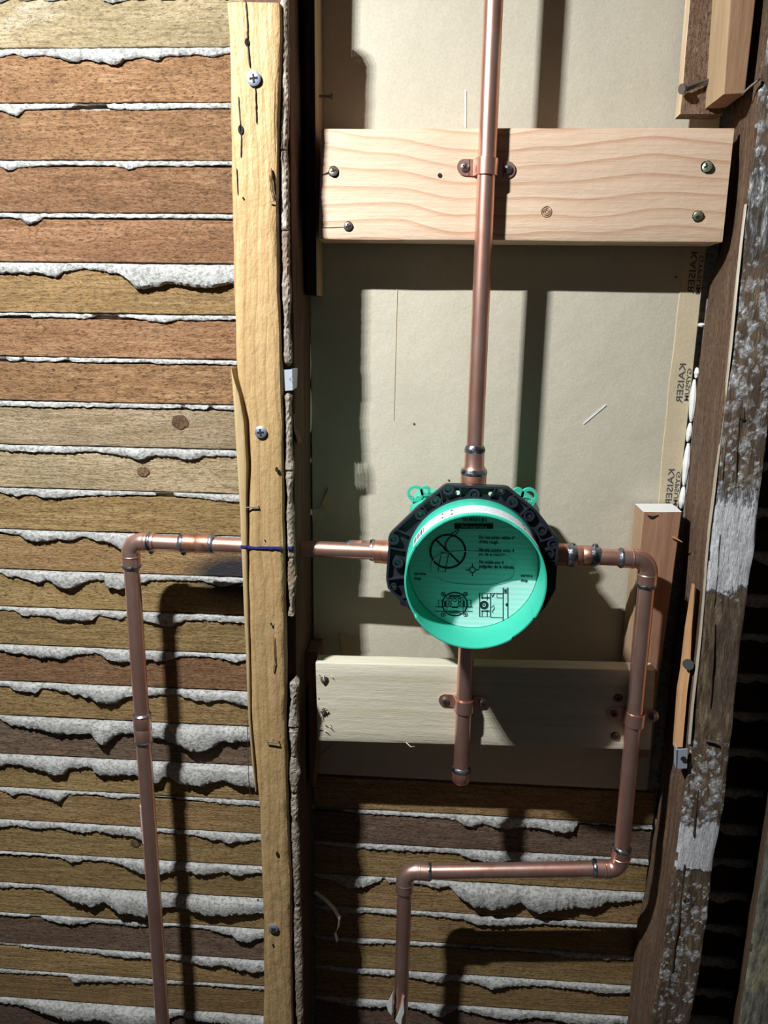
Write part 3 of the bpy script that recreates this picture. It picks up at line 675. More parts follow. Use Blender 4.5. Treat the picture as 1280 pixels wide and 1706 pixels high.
# ------------------------------------------------------------------ right stud
rs = thing('wall_stud', 'weathered right stud with white spotted front and brown left side', 'stud', V(.272, .04, .35))
RT_ = [(-80, 1230, 1287, 1352), (0, 1228, 1280, 1345), (190, 1214, 1258, 1332), (328, 1219, 1245, 1318), (370, 1212, 1240, 1312), (420, 1198, 1234, 1307), (480, 1180, 1228, 1301), (603, 1163, 1216, 1292), (726, 1152, 1201, 1280), (849, 1140, 1187, 1263), (899, 1137, 1180, 1262), (989, 1131, 1174, 1247), (1077, 1120, 1166, 1236), (1196, 1108, 1152, 1223), (1300, 1097, 1145, 1210), (1334, 1096, 1137, 1208), (1427, 1083, 1125, 1192), (1500, 1070, 1115, 1184), (1552, 1055, 1108, 1175), (1646, 1047, 1095, 1163), (1706, 1041, 1082, 1152), (1850, 1030, 1068, 1135), (2000, 1020, 1055, 1118)]
secs = []; HR = .084
y = -80
while y <= 2000:
    bk, rg, rt = lerp_table(RT_, y)
    p1, p2 = P(rg, y, HR), P(rt, y, HR); z = p1.z
    # back-left corner at the wall, same height z: solve its x from the pixel column at that height
    yy = y
    for _ in range(12):
        q = P(bk, yy, .004)
        if abs(q.z-z) < 1e-5: break
        yy += (q.z-z)*1100
    bk2 = lerp_table(RT_, yy)[0]; q = P(bk2, yy, .004)
    secs.append([V(p1.x, HR, z), V(p2.x, HR, z), V(p2.x, .0055, z), V(min(max(q.x, .2515), .262), .0055, z)]); y += 20
bm_r = beam(secs, n=420, r=.003, m=12, amp=.0022, fs=34, seed=51, along=12)
so = mesh('stud_timber', bm_r, M_WEA, rs, smooth=True)
me = so.data; me.materials.append(rough_wood('stud_side', 'z', (.09, .05, .03), (.21, .12, .075), (.36, .22, .14), fib=170, saw=True, bd=.001, a=9, patch=(.20, .17, .14)))
for p in me.polygons:
    if p.normal.x < -.5: p.material_index = 1
for pts, w_ in (([(1245, 600), (1243, 650), (1240, 700)], .0006), ([(1233, 690), (1228, 760), (1226, 830)], .0007), ([(1218, 640), (1212, 720), (1204, 800)], .0005), ([(1200, 890), (1196, 960), (1190, 1010)], .0006),
               ([(1164, 1316), (1159, 1360), (1156, 1395)], .0013), ([(1141, 1440), (1137, 1480), (1131, 1540), (1124, 1580), (1120, 1620)], .0015), ([(1192, 1040), (1189, 1100), (1184, 1180)], .0006)):
    crack(rs, pts, w_, HR+.0012, M_CRK)
for px, py, r in ((1234, 814, .0026), (1143, 1502, .0028), (1238, 700, .002)):
    c = P(px, py, HR+.0012); mesh('nail_hole', prism([c+V(r*math.cos(t)*(1+.3*math.sin(3*t)), 0, r*math.sin(t)*(.8+.2*math.cos(2*t))) for t in [2*math.pi*q/14 for q in range(14)]], (0, .0008, 0)), M_BLK, rs)
# torn clean strip on the ridge (orange) and the pale arris line
def strip(parent, L_, R_, h0, h1, th, mat, name, seed=0, n=60, label=None):
    secs = []; ys = sorted(set([a for a, _ in L_]+[a for a, _ in R_]))
    for y in ys:
        a = P(lerp_table(L_, y)[0], y, h0); b = P(lerp_table(R_, y)[0], y, h1)
        secs.append([a, b, b+V(0, -th, 0), a+V(0, -th, 0)])
    return mesh(name, beam(secs, n=n, r=.0006, m=2, amp=.0006, fs=60, seed=seed, along=10), mat, parent, label=label)
strip(rs, [(975, 1156), (1050, 1144), (1120, 1136), (1150, 1131), (1245, 1124)], [(975, 1158), (1050, 1153), (1120, 1150), (1150, 1146), (1245, 1138)], .066, .077, .006, M_TORN, 'torn_strip', 61, label='fresh orange torn strip')
M_ARR = rough_wood('pale_arris', 'z', (.30, .24, .17), (.52, .44, .33), (.70, .64, .54), fib=200, saw=False)
strip(rs, [(y_, lerp_table(RT_, y_)[1]-1.5) for y_ in range(340, 1300, 60)], [(y_, lerp_table(RT_, y_)[1]+2) for y_ in range(340, 1300, 60)], HR-.001, HR+.0016, .003, M_ARR, 'pale_arris', 62, n=180)
c = P(1151, 1107, .079); mesh('wood_plug', cyl(c+V(-.002, 0, 0), (-.8, -1, 0), .0055, .0010, 18), plain('grey_plug', (.06, .06, .06), .6), rs)
c = P(1185, 1235, HR+.003); mesh('nail', tube([c+V(-.005, 0, .0005), c+V(.005, .001, -.0008)], [.0011, .0011], 8), M_NAIL, rs)
# clip on the right stud
clip = thing('metal_clip', 'square galvanised clip low on the right stud left side', 'clip', P(1136, 1264, .088))
q4 = [P(x, y, .0875) for x, y in ((1128, 1249), (1146, 1248), (1145, 1280), (1127, 1281))]
mesh('clip_plate', join(prism(q4, (0, .0014, 0)), prism([q4[0], q4[3], q4[3]+V(.001, -.012, 0), q4[0]+V(.001, -.012, 0)], (.001, 0, 0))), M_GALV, clip)
c = P(1139, 1264, .0892); mesh('clip_hole', prism([c+V(.0028*math.cos(t), 0, .0026*math.sin(t)) for t in [2*math.pi*q/16 for q in range(16)]], (0, -.0003, 0)), M_BLK, clip)

# far right stud
fs2 = thing('wall_stud', 'grey mouldy stud cut by the right frame edge, lower corner', 'stud', V(.37, .04, .35))
secs = []
for z in (.35, .6, .72, .83, .93, 1.1, 1.3, 1.6, 2.0):
    xf = .341; secs.append([V(xf, .09, z), V(xf+.045, .09, z), V(xf+.05, .0055, z), V(.372, .0055, z)])
o = mesh('stud_timber', beam(secs, n=160, r=.003, m=6, amp=.002, fs=34, seed=71, along=12), M_WEA, fs2, smooth=True)
def mould():
    t = NT('mouldy_stud_face'); n1 = t.noise(t.vec((180, 180, 40)), 1, 6, .7); n2 = t.noise(t.vec((35, 35, 25)), 1, 4, .6)
    col = t.ramp(n1, [(.3, (.06, .055, .045)), (.55, (.20, .19, .15)), (.75, (.42, .40, .32))])
    col = t.mix(t.ramp(n2, [(.5, 0), (.62, .7)]), col, (.42, .38, .22))
    return t.fin(col, .85, 0, t.bump(n1, .0025, .8), .2)
o.data.materials.clear(); o.data.materials.append(mould()); o.data.materials.append(me.materials[1])
for p in o.data.polygons:
    if p.normal.x < -.5: p.material_index = 1

# ------------------------------------------------------------------ cleats on the right
def cleat(label, corners, h, th, mat, seed, sidemat=None, n=60, amp=.0007, capmat=None):
    (xl0, yl0), (xr0, yr0), (xr1, yr1), (xl1, yl1) = corners   # top-left, top-right, bottom-right, bottom-left px of front face
    a, b, c_, d = P(xl0, yl0, h), P(xr0, yr0, h), P(xr1, yr1, h), P(xl1, yl1, h)
    t_ = thing('nailing_cleat', label, 'block', (c_+d)/2+V(0, -th, 0))
    s = [[d, c_, c_+V(0, -th, 0), d+V(0, -th, 0)], [a, b, b+V(0, -th, 0), a+V(0, -th, 0)]]
    o = mesh('block_timber', beam(s, n=n, r=.001, m=5, amp=amp, fs=50, seed=seed, along=9), mat, t_)
    if sidemat:
        o.data.materials.append(sidemat)
        for p in o.data.polygons:
            if p.normal.x < -.6: p.material_index = 1
    if capmat:
        o.data.materials.append(capmat)
        for p in o.data.polygons:
            if p.normal.z > .8 or p.normal.z < -.8: p.material_index = len(o.data.materials)-1
    return t_
M_SAWE = rough_wood('cleat_edge', 'z', (.50, .36, .22), (.62, .47, .30), (.72, .58, .40), fib=150, bd=.0004, saw=False)
cA = cleat('rough sawn brown block with nails above the upper cross board right end', ((1157, -70), (1226, -70), (1206, 190), (1134, 190)), .032, .0185, M_SAWN, 81, M_SAWE, amp=.0012)
cB = cleat('smooth reddish upright block against the right stud, top corner', ((1222, -70), (1268, -70), (1242, 155), (1206, 157)), .078, .046, M_CLEAT, 82, M_LIGHTCL, amp=.0004)
cC = cleat('brown upright block on the right stud behind the copper elbow', ((1072, 853), (1137, 853), (1080, 1262), (1034, 1262)), .040, .035, M_CLEAT, 83, M_LIGHTCL, amp=.0006, capmat=M_JC, n=80)
for dy, dx in ((0, 0), (5, 3)):
    a = P(1140+dx, 146+dy, .040-.003*dy/5); b = P(1183, 133+dy*.6, .036)
    mesh('bent_nail', join(tube([a, a.lerp(b, .5)+V(0, .001, .0004), b], .0013, 10)), M_NAIL, cA)
c = P(1138, 148, .041); mesh('nail_head', cyl(c, (-.8, -.4, -.2), .0042, .0014, 14), M_NAIL, cA)
wi = thing('old_wire', 'thin rusty wire bridging the reddish block and the right stud', 'wire', P(1240, 155, .09))
mesh('wire_strand', tube([P(x, y, h) for x, y, h in ((1238, 157, .079), (1240, 154, .082), (1252, 143, .086), (1262, 135, .088), (1266, 131, .087))], .0010, 8), M_NAIL, wi)
c = P(1094, 857, .041); mesh('gouge', prism([P(x, y, 0.0412) for x, y in ((1078, 858), (1088, 860), (1098, 858), (1088, 864), (1082, 863))], (0, .0005, 0)), M_BLK, cC)
for a, b in (((1120, 894), (1137, 903)),):
    mesh('splinter_hair', tube([P(*a, .042), P(*b, .046)], [.0012, .0005], 6), M_TORN, cC)

# ------------------------------------------------------------------ copper pipes
RC = .00795; RF = .0094
def arc(c, a, b, n=10):                # quarter bend: corner c, unit dirs a (incoming back) and b (outgoing), returns pts between c+a*R and c+b*R
    c = Vector(c); R = .0135
    o = c+a*R+b*R; pts = []
    for i in range(n+1):
        t = math.pi/2*i/n; pts.append(o-b*R*math.cos(t)-a*R*math.sin(t))
    return pts
def elbow(parent, c, a, b, sol=(1, 1)):
    a = Vector(a).normalized(); b = Vector(b).normalized(); c = Vector(c)
    pts = [c+a*.0255]+arc(c, a, b)+[c+b*.0255]
    rr = [RF]+[RF*1.0]*2+[RF*.97]*7+[RF]*2+[RF]
    mesh('elbow', tube(pts, rr, 28), M_CU, parent, smooth=True)
    for u, f in ((a, sol[0]), (b, sol[1])):
        if f: solderj(parent, c+u*.0262, u)
        mesh('fitting_rim', tube([c+u*.0145, c+u*.0152, c+u*.0160, c+u*.0166], [RF*.99, RF*1.05, RF*1.05, RF*.99], 28), M_CU, parent, smooth=True)
def solderj(parent, c, u, w_=.0016, r=None, drip=False):
    c = Vector(c); u = Vector(u).normalized(); r = r or RF*.99
    o = mesh('solder_joint', tube([c-u*w_*1.6, c-u*w_*.6, c, c+u*w_, c+u*w_*1.9], [r*.97, r*1.05, r*1.07, r*.98, RC*.98], 28), M_SOL, parent, smooth=True)
    if drip: mesh('solder_drip', tube([c+Vector((0, 0, -r*.8)), c+Vector((0, 0, -r*1.1)), c+Vector((0, 0, -r*1.3)), c+Vector((0, 0, -r*1.42))], [.002, .0028, .0022, .0004], 12), M_SOL, parent, smooth=True)
def run(parent, a, b, mat=None, label=None):
    a = Vector(a); b = Vector(b); N = 14
    pts = [a.lerp(b, i/N) for i in range(N+1)]
    return mesh('pipe', tube(pts, RC, 28), mat or M_CU, parent, smooth=True, label=label)
def coupling(parent, a, b, mat=None, r=RF):
    a = Vector(a); b = Vector(b); u = (b-a).normalized(); L_ = (b-a).length
    mesh('coupling', tube([a, a+u*.001, a+u*L_*.48, a+u*L_*.5, a+u*L_*.52, b-u*.001, b], [r*.96, r, r, r*.965, r, r, r*.96], 28), mat or M_CUF, parent, smooth=True)
XV, ZV = .0382, 1.2172
# left supply
HLp = .056
pl = thing('copper_pipe', 'left copper supply pipe crossing the post and bending down over laths', 'pipe', V(-.3005, HLp, 1.222))
cz = P(300, 904.5, HLp).z; cx = P(237, 1200, HLp).x
corner = V(cx, HLp, cz)
run(pl, corner+V(.02, 0, 0), V(-.040, HLp+.004, cz-.0012), M_CU)
run(pl, corner+V(0, 0, -.02), V(cx-.0006, HLp, .40))
elbow(pl, corner, (1, 0, 0), (0, 0, -1), (0, 1))
for px, dr in ((251, True), (305, True), (353.5, False)):
    solderj(pl, V(P(px, 904, HLp).x, HLp, cz), (1, 0, 0), drip=dr, w_=.0022)
coupling(pl, V(P(305, 904, HLp).x, HLp, cz), V(P(353, 904, HLp).x, HLp, cz))
for px in (583, 622):
    solderj(pl, V(P(px, 912, HLp).x, HLp, cz-.001), (1, 0, 0), w_=.002, r=RF if px < 600 else RF*1.1)
coupling(pl, V(P(583, 912, HLp).x, HLp, cz-.001), V(P(622, 912, HLp).x, HLp, cz-.001), M_CU)
mesh('valve_port', tube([V(P(624, 912, .06).x, .060, cz-.001), V(P(626, 912, .06).x, .060, cz-.001), V(-.032, .062, cz-.001)], [RF*1.1, RF*1.22, RF*1.22], 28), M_CUF, pl, smooth=True)
za, zb2 = P(236, 1190, HLp).z, P(238, 1234, HLp).z
coupling(pl, V(cx, HLp, za), V(cx, HLp, zb2), M_CU); solderj(pl, V(cx, HLp, za), (0, 0, 1), .0011); solderj(pl, V(cx, HLp, zb2), (0, 0, -1), .0010)
def sticker(parent, x, h, z0, z1, a0, a1, r=RC+.0003):
    rings = []
    vv = []; ff = []; K = 8
    for i in range(2):
        z = (z0, z1)[i]
        for rr in (r, r+.0004):
            vv += [V(x+rr*math.cos(a0+(a1-a0)*k/K), h+rr*math.sin(a0+(a1-a0)*k/K), z) for k in range(K+1)]
    n = K+1
    for k in range(K):
        ff += [[n+k, n+k+1, 3*n+k+1, 3*n+k], [k, k+1, 2*n+k+1, 2*n+k], [k, k+1, n+k+1, n+k], [2*n+k, 2*n+k+1, 3*n+k+1, 3*n+k]]
    ff += [[0, n, 3*n, 2*n], [K, n+K, 3*n+K, 2*n+K]]
    s = mesh('sticker', (vv, ff), M_WHITE, parent, label='white sticker with red print')
    am = a0+(a1-a0)*.6
    L_ = z0-z1; N = 9
    bars = []
    for q in range(N):
        zz = z0-L_*(q+.8)/(N+.6)
        c0 = V(x+(r+.0005)*math.cos(am), h+(r+.0005)*math.sin(am), zz)
        bars.append(box(c0-Vector((.0006, .0006, .0011)), c0+Vector((.0006, .0006, .0011))))
    mesh('sticker_print', join(*bars), M_RED, s)
sticker(pl, cx, HLp, P(240, 1339, HLp).z, P(243, 1401, HLp).z, math.pi*.74, math.pi*1.08)
# riser
HRi = .0595; XRi = P(811, 281, HRi).x
pr = thing('copper_pipe', 'tall copper riser pipe above the green round housing', 'pipe', V(.0375, HRi, 1.29))
run(pr, V(XRi, HRi, P(790, 745, HRi).z), V(XRi, HRi, 2.02))
zt = P(790, 749, HRi).z; zm2 = P(789, 775, HRi).z; zq = P(789, 786, HRi).z; zbb = ZV+.066
mesh('coupling', tube([V(XRi, HRi, z) for z in (zt, zm2, zm2-.003, zq+.001, zq)], [RF, RF, RF*1.15, RF*1.25, RF*1.25], 28), M_CU, pr, smooth=True)
mesh('valve_port', tube([V(XRi, HRi, z) for z in (zq, zq-.002, zbb)], [RF*1.2, RF*1.3, RF*1.3], 28), M_CUF, pr, smooth=True)
solderj(pr, V(XRi, HRi, zt), (0, 0, 1), .0024); solderj(pr, V(XRi, HRi, zq-.001), (0, 0, -1), .0026, r=RF*1.28)
solderj(pr, V(XRi, HRi, P(800, 650, HRi).z), (0, 0, 1), .0001, r=RC) if False else None
# right supply
HQ = .0703; xR = P(1060, 1181, HQ).x
pq = thing('copper_pipe', 'right copper supply pipe winding from the housing down and back left', 'pipe', V(xR, HQ, .88))
zr = P(1078, 931, HQ).z; c1 = V(xR-.002, HQ, zr); c2 = V(xR, HQ, P(1033, 1449, HQ).z); c3 = V(P(675, 1450, HQ).x, HQ, P(675, 1450, HQ).z)
run(pq, V(.118, .067, ZV+.0042), c1+V(-.02, 0, 0)); run(pq, c1+V(0, 0, -.02), c2+V(0, 0, .02)); run(pq, c2+V(-.02, 0, 0), c3+V(.02, 0, 0)); run(pq, c3+V(0, 0, -.02), V(c3.x-.003, HQ, .40))
elbow(pq, c1, (-1, 0, 0), (0, 0, -1)); elbow(pq, c2, (0, 0, 1), (-1, 0, 0)); elbow(pq, c3, (1, 0, 0), (0, 0, -1), (1, 0))
for px, py, dr in ((953, 924, 0), (990.5, 926, 1)):
    q = P(px, py, .0685); solderj(pq, V(q.x, .0685, ZV+.0045), (1, 0, 0), .003, r=RF*(1.15 if px < 960 else 1.03))
    mesh('solder_bead', tube([V(q.x, .069, ZV+.0125), V(q.x, .07, ZV+.0145), V(q.x, .07, ZV+.0165), V(q.x, .07, ZV+.0172)], [.0022, .003, .0022, .0004], 12), M_SOL, pq, smooth=True)
qa, qb = P(953, 924, .0685).x, P(990, 926, .0685).x
coupling(pq, V(qa, 0.0678, ZV+.0043), V(qb, 0.069, ZV+.0046), M_CUF)
mesh('valve_port', tube([V(.112, .067, ZV+.004), V(qa, .0675, ZV+.0044)], [RF*1.12, RF*1.12], 28), M_CUF, pq, smooth=True)
sticker(pq, xR, HQ, P(1057, 1040, HQ).z, P(1052, 1117, HQ).z, math.pi*.88, math.pi*1.22)
for q in (((657, 1648), (651, 1660), (647, 1668), (650, 1678), (655, 1684)), ((675, 1658), (668, 1680), (661, 1693), (666, 1697), (671, 1706), (672, 1690), (676, 1680))):
    mesh('tape_scrap', prism([P(x, y, HQ+.006) for x, y in q], (-.0015, -.006, 0)), M_TAPEW, pq)
# capped stub
ps = thing('copper_pipe', 'short capped copper stub pipe hanging under the green housing', 'pipe', V(.0382, .0745, .98))
HS = H2+.0085; XS = P(773, 1180, HS).x; zc = P(771, 1281, HS).z; ze = P(771, 1303, HS).z
run(ps, V(XS, HS, ZV-.06), V(XS, HS, zc))
mesh('end_cap', tube([V(XS, HS, z) for z in (zc+.0005, zc, ze+.003, ze+.001, ze)], [RF*.97, RF, RF, RF*.85, RF*.4], 28), M_CUF, ps, smooth=True)
solderj(ps, V(XS, HS, zc), (0, 0, 1), .0018)

# ------------------------------------------------------------------ pipe straps
def strap(label, x, z, hb, hp, tilt=0):
    s = thing('pipe_strap', label, 'pipe strap', V(x, hb, z), group=None)
    W_ = .0068; r = RC+.0004; t = .0012
    inner = [(-.0145, hb+.0003)]+[(-.0105, hb+.0003)]
    aa = [math.pi-math.pi*k/16 for k in range(17)]
    pin = [(-.0150, hb+.0002), (-r-.0012, hb+.0002)]+[(r*math.cos(a), hp+r*math.sin(a)) for a in aa]+[(r+.0012, hb+.0002), (.0150, hb+.0002)]
    pout = [(-.0150, hb+.0002+t), (-r-.0030, hb+.0002+t)]+[((r+t)*math.cos(a), hp+(r+t)*math.sin(a)) for a in aa]+[(r+.0030, hb+.0002+t), (.0150, hb+.0002+t)]
    rings = []
    vv = []; n = len(pin)
    for zz in (z-W_, z+W_):
        vv += [V(x+a, b, zz+tilt*a) for a, b in pin]+[V(x+a, b, zz+tilt*a) for a, b in pout]
    ff = []
    for k in range(n-1):
        ff += [[k, k+1, n+k+1, n+k], [2*n+k, 3*n+k, 3*n+k+1, 2*n+k+1], [n+k, n+k+1, 3*n+k+1, 3*n+k], [k, 2*n+k, 2*n+k+1, k+1]]
    tabs = []
    for sg in (-1, 1):
        poly = [(x+sg*.0145, z-W_), (x+sg*.0145, z+W_)]+[(x+sg*(.0190+W_*.95*math.cos(a)), z+W_*math.sin(a)) for a in [math.pi/2-math.pi*k/10 for k in range(11)]]
        tabs.append(prism([V(a, hb+.0002, b+tilt*(a-x)) for a, b in poly], (0, -t, 0)))
    mesh('band', join((vv, ff), *tabs), M_CU, s, smooth=True)
    for sg in (-1, 1): screw(s, V(x+sg*.0188, hb+.0022, z+tilt*sg*.0188), .0037, M_SCR, hole=False, ang=.4+sg)
    return s
strap('copper pipe strap on the upper cross board', XRi, P(811, 281, H1).z, H1, HRi, -.05)
strap('copper pipe strap screwed across the stub pipe', XS, P(773, 1168, H2).z, H2, HS, -.02)
strap('copper pipe strap at the right end of the lower cross board', xR, P(1060, 1190, H2).z, H2, HQ, -.03)

# ------------------------------------------------------------------ valve housing
va = thing('valve_housing', 'round green plastic valve housing with black octagonal flange', 'valve', V(XV, .04, ZV-.06))
# green body behind the flange
def rrect(cx_, cz_, w_, hh, r, h, n=6):
    o = []
    for sx, sz, a0 in ((1, 1, 0), (-1, 1, 90), (-1, -1, 180), (1, -1, 270)):
        for k in range(n+1):
            a = math.radians(a0+90*k/n); o.append(V(cx_+sx*(w_-r)+r*math.cos(a), h, cz_+sz*(hh-r)+r*math.sin(a)))
    return o
mesh('body_shell', loft([rrect(XV+.001, ZV, .058, .054, .012, .030), rrect(XV+.001, ZV, .0615, .0575, .014, .034), rrect(XV+.001, ZV, .0615, .0575, .014, .066), rrect(XV, ZV, .058, .055, .014, .0795)]), M_GRN, va, smooth=True)
for sg in (-1, 1):
    mesh('inlet_collar', join(box(V(XV+sg*.062-.009, .082, ZV+.018), V(XV+sg*.062+.009, .050, ZV-.010)), cyl(V(XV+sg*.058, .064, ZV+.004), (sg, 0, 0), .0125, .018, 20)), M_GRN, va)
def ear(parts_):
    out = []
    for (px, py, R_, r_) in parts_:
        c_ = P(px, py, .070); k = 1/1640.
        nn = 48; oc = circ(c_.x, .070, c_.z, R_*k, nn)
        ic = [V(c_.x+r_*k*math.cos(t)*(1-(.24 if (R_ > 10 and 3.6 < t < 5.9 and math.cos(t*9) > .3) else 0)), .070, c_.z+r_*k*math.sin(t)*(1-(.24 if (R_ > 10 and 3.6 < t < 5.9 and math.cos(t*9) > .3) else 0))) for t in [2*math.pi*q/nn for q in range(nn)]]
        out.append(ringplate(oc, ic, V(0, .0045, 0)))
    return out
e1 = ear(((692.5, 821, 12.5, 8.6), (709, 817, 8, 4)))
e1.append(prism([P(x, y, .0705) for x, y in ((714, 820), (735, 822), (732, 828), (715, 827))], (0, -.004, 0)))
e1.append(prism([P(x, y, .0705) for x, y in ((697, 832), (712, 822), (716, 824), (701, 838))], (0, -.003, 0)))
mesh('mounting_ear', join(*e1), M_GRN, va, smooth=True)
e2 = ear(((863, 821, 9, 4.6), (881, 825.5, 13, 8.6)))
e2.append(prism([P(x, y, .0705) for x, y in ((868, 830), (890, 837), (886, 846), (862, 838))], (0, -.004, 0)))
mesh('mounting_ear', join(*e2), M_GRN, va, smooth=True)
# flange
OCT = [(-.0275, .0738), (.0290, .0732), (.0560, .0525), (.0785, .0250), (.0785, -.0240), (.0700, -.0420), (.0560, -.0600), (.0300, -.0738), (-.0300, -.0738), (-.0620, -.0450), (-.0790, -.0290), (-.0810, -.0190), (-.0800, .0010), (-.0785, .0245), (-.0530, .0510)]
def octpts(scale, h, n=128):
    out = []
    for k in range(n):
        a = 2*math.pi*k/n; d = Vector((math.cos(a), math.sin(a))); best = 9
        for i in range(len(OCT)):
            p = Vector(OCT[i]); q = Vector(OCT[(i+1) % len(OCT)]); e = q-p
            den = d.x*e.y-d.y*e.x
            if abs(den) < 1e-9: continue
            t = (p.x*e.y-p.y*e.x)/den; s = (p.x*d.y-p.y*d.x)/den
            if t > 0 and -1e-6 <= s <= 1+1e-6: best = min(best, t)
        out.append(V(XV+d.x*(best+scale), h, ZV+d.y*(best+scale)))
    return out
fl = mesh('flange', join(ringplate(octpts(0, .080), circ(XV, .080, ZV, .0595, 128), V(0, .0035, 0)),
     ringplate(octpts(0, .080), octpts(-.0022, .080), V(0, .0085, 0)),
     ringplate(circ(XV, .080, ZV, .0632, 128), circ(XV, .080, ZV, .0605, 128), V(0, .0105, 0))), M_BLACK, va)
BOSS = [(747, 816, 1), (763, 822, 2), (790, 824, 3), (819, 824, 2), (835, 818.5, 2), (726, 835, 1), (854, 837, 1), (700.5, 857.5, 1), (882, 860, 3), (656, 899, 1), (922, 907, 3), (663, 938, 1), (915, 923, 3), (656, 978, 2), (903, 884, 3), (675, 1003, 3)]
M_HOLE = plain('pale_hole', (.62, .72, .62), .6)
for px, py, k in BOSS:
    c = P(px, py, .089); R_ = .0052 if k != 2 else .0034; r_ = .0028 if k != 3 else .0032
    if k != 2 or px in (835, 656): mesh('boss', ringplate(circ(c.x, .0825, c.z, R_, 24), circ(c.x, .0825, c.z, r_, 24), V(0, .0065 if k != 3 else .0055, 0)), M_BLACK, fl)
    mesh('rivet', cyl(V(c.x, .0832, c.z), (0, -1, 0), r_*.98, .0026 if k != 3 else .0034, 16, r_*.8), {1: M_GRN, 2: M_HOLE, 3: M_BLACK}[k], fl)
for a in range(0, 360, 15):            # stiffening ribs
    t = math.radians(a+7); p0 = V(XV+.0632*math.cos(t), .0835, ZV+.0632*math.sin(t))
    k = int((a+7)/360*128); p1 = octpts(-.002, .0835)[k] if False else None
ob_ = octpts(-.002, .0835)
for a in (20, 48, 62, 78, 102, 118, 133, 158, 172, 196, 340, 4):
    t = math.radians(a); p0 = V(XV+.0632*math.cos(t), .0832, ZV+.0632*math.sin(t)); p1 = ob_[int(a/360*128) % 128]
    if (p1-p0).length < .004: continue
    nrm = V(-math.sin(t), 0, math.cos(t))*.0006
    mesh('rib', prism([p0+nrm, p1+nrm, p1-nrm, p0-nrm], (0, -.005, 0)), M_BLACK, fl)
# green cup: tube wall with scalloped front
def cup(ri, ro, h0, h1, n=160):
    vv = []; ff = []
    for k in range(n):
        t = 2*math.pi*k/n; c_, s_ = math.cos(t), math.sin(t)
        dg = math.degrees(t)
        hf = h1-(.0028 if (150 < dg < 212 or 305 < dg < 330) else 0)-(.001 if 60 < dg < 120 else 0)
        for r, h in ((ro, h0), (ro, hf-.0006), (ro-.0005, hf), (ri+.0004, hf), (ri, hf-.0006), (ri, h0)):
            vv.append(V(XV+r*c_, h, ZV+r*s_))
    for k in range(n):
        q = (k+1) % n
        for j in range(6):
            i = (j+1) % 6; ff.append([k*6+j, k*6+i, q*6+i, q*6+j])
    return vv, ff
mesh('cup_wall', cup(.0595, .0616, .078, .1475), M_GRN, va, smooth=True)
mesh('cup_collar', ringplate(circ(XV, .088, ZV, .0618, 128), circ(XV, .088, ZV, .0606, 128), V(0, .012, 0)), M_GRN, va)
HD = .103
disc = mesh('cover_disc', cyl(V(XV, HD-.003, ZV), (0, -1, 0), .0590, .003, 128), M_DISC, va, label='pale mint cover disc with black printing', loc=V(XV, HD, ZV))
def stad(hw, hh, n=80): return [V(XV+.0002+math.copysign(abs(math.cos(t))**.75, math.cos(t))*hw, HD, ZV-.001+math.copysign(abs(math.sin(t))**.75, math.sin(t))*hh) for t in [2*math.pi*k/n for k in range(n)]]
mesh('embossed_oval', ringplate(stad(.0385, .0165), stad(.0378, .0158), V(0, .0005, 0)), M_DISC, disc)
HPn = HD+.0003
def D2(px, py): return P(px, py, HPn)
# the printed sheet: photo positions on the disc plane
kx = (D2(800, 950).x-D2(700, 950).x)/100; kz = (D2(790, 900).z-D2(790, 1000).z)/100
def line(pts, wpx, closed=False, mat=M_PRINT, name='printed_line', h=HPn):
    """flat print stroke on the disc, pts in photo px"""
    q = [P(x, y, h) for x, y in pts]; n = len(q); A, Bq = [], []
    for i, p in enumerate(q):
        a = q[(i-1) % n] if closed or i > 0 else q[i]; b = q[(i+1) % n] if closed or i < n-1 else q[i]
        t = (b-a).normalized(); nn = Vector((-t.z, 0, t.x))*wpx*kx*.5
        A.append(p+nn); Bq.append(p-nn)
    ff = [[i, (i+1) % n, n+(i+1) % n, n+i] for i in range(n if closed else n-1)]
    return A+Bq, ff
def cpx(x, y, rx, ry=None, n=40): return [(x+rx*math.cos(2*math.pi*k/n), y+(ry or rx*.93)*math.sin(2*math.pi*k/n)) for k in range(n)]
def rpx(x0, y0, x1, y1): return [(x0, y0), (x1, y0), (x1, y1), (x0, y1)]
def sx(p, w_, c=False): return line(p, w_*1.45 if w_ < 2 else w_, c)
mesh('torch_warning_symbol', join(sx(cpx(746.5, 918.6, 29.2, 27.6), 3.2, True), sx([(726.5, 899), (766.5, 938.5)], 3.0),
     sx([(736, 919.5), (748, 921), (742, 953), (730, 951)], .9, True), sx(cpx(742.5, 914, 2.4, 2.6, 14), 1.0, True), sx([(742, 910), (743.5, 903), (747, 898), (752, 894)], 1.5),
     sx([(750, 892), (756, 886.5), (764, 881.5), (765.5, 883.5), (760, 890), (752, 895)], 1.0, True), sx([(736.5, 921), (747.5, 923)], .7)), M_PRINT, disc)
bar = [D2(*p) for p in rpx(757.5, 872, 822, 881)]
mesh('printed_bar', (bar, [[0, 1, 2, 3]]), M_PRINT, disc)
AX, BZ = (1, 0, 0), (0, 0, 1)
def tx(s, px, py, cap, wpx, mat=M_PRINT, up=0, bold=.00010):
    o_ = P(px, py, HPn+up); text(s, cap*kz/.70, o_, AX, BZ, mat, disc, 'printed_text', width=wpx*kx, bold=bold)
tx('hansgrohe', 769, 879.3, 5.2, 42, M_GREYP, .0002, .0); tx('01850181', 771, 868.3, 5.8, 39)
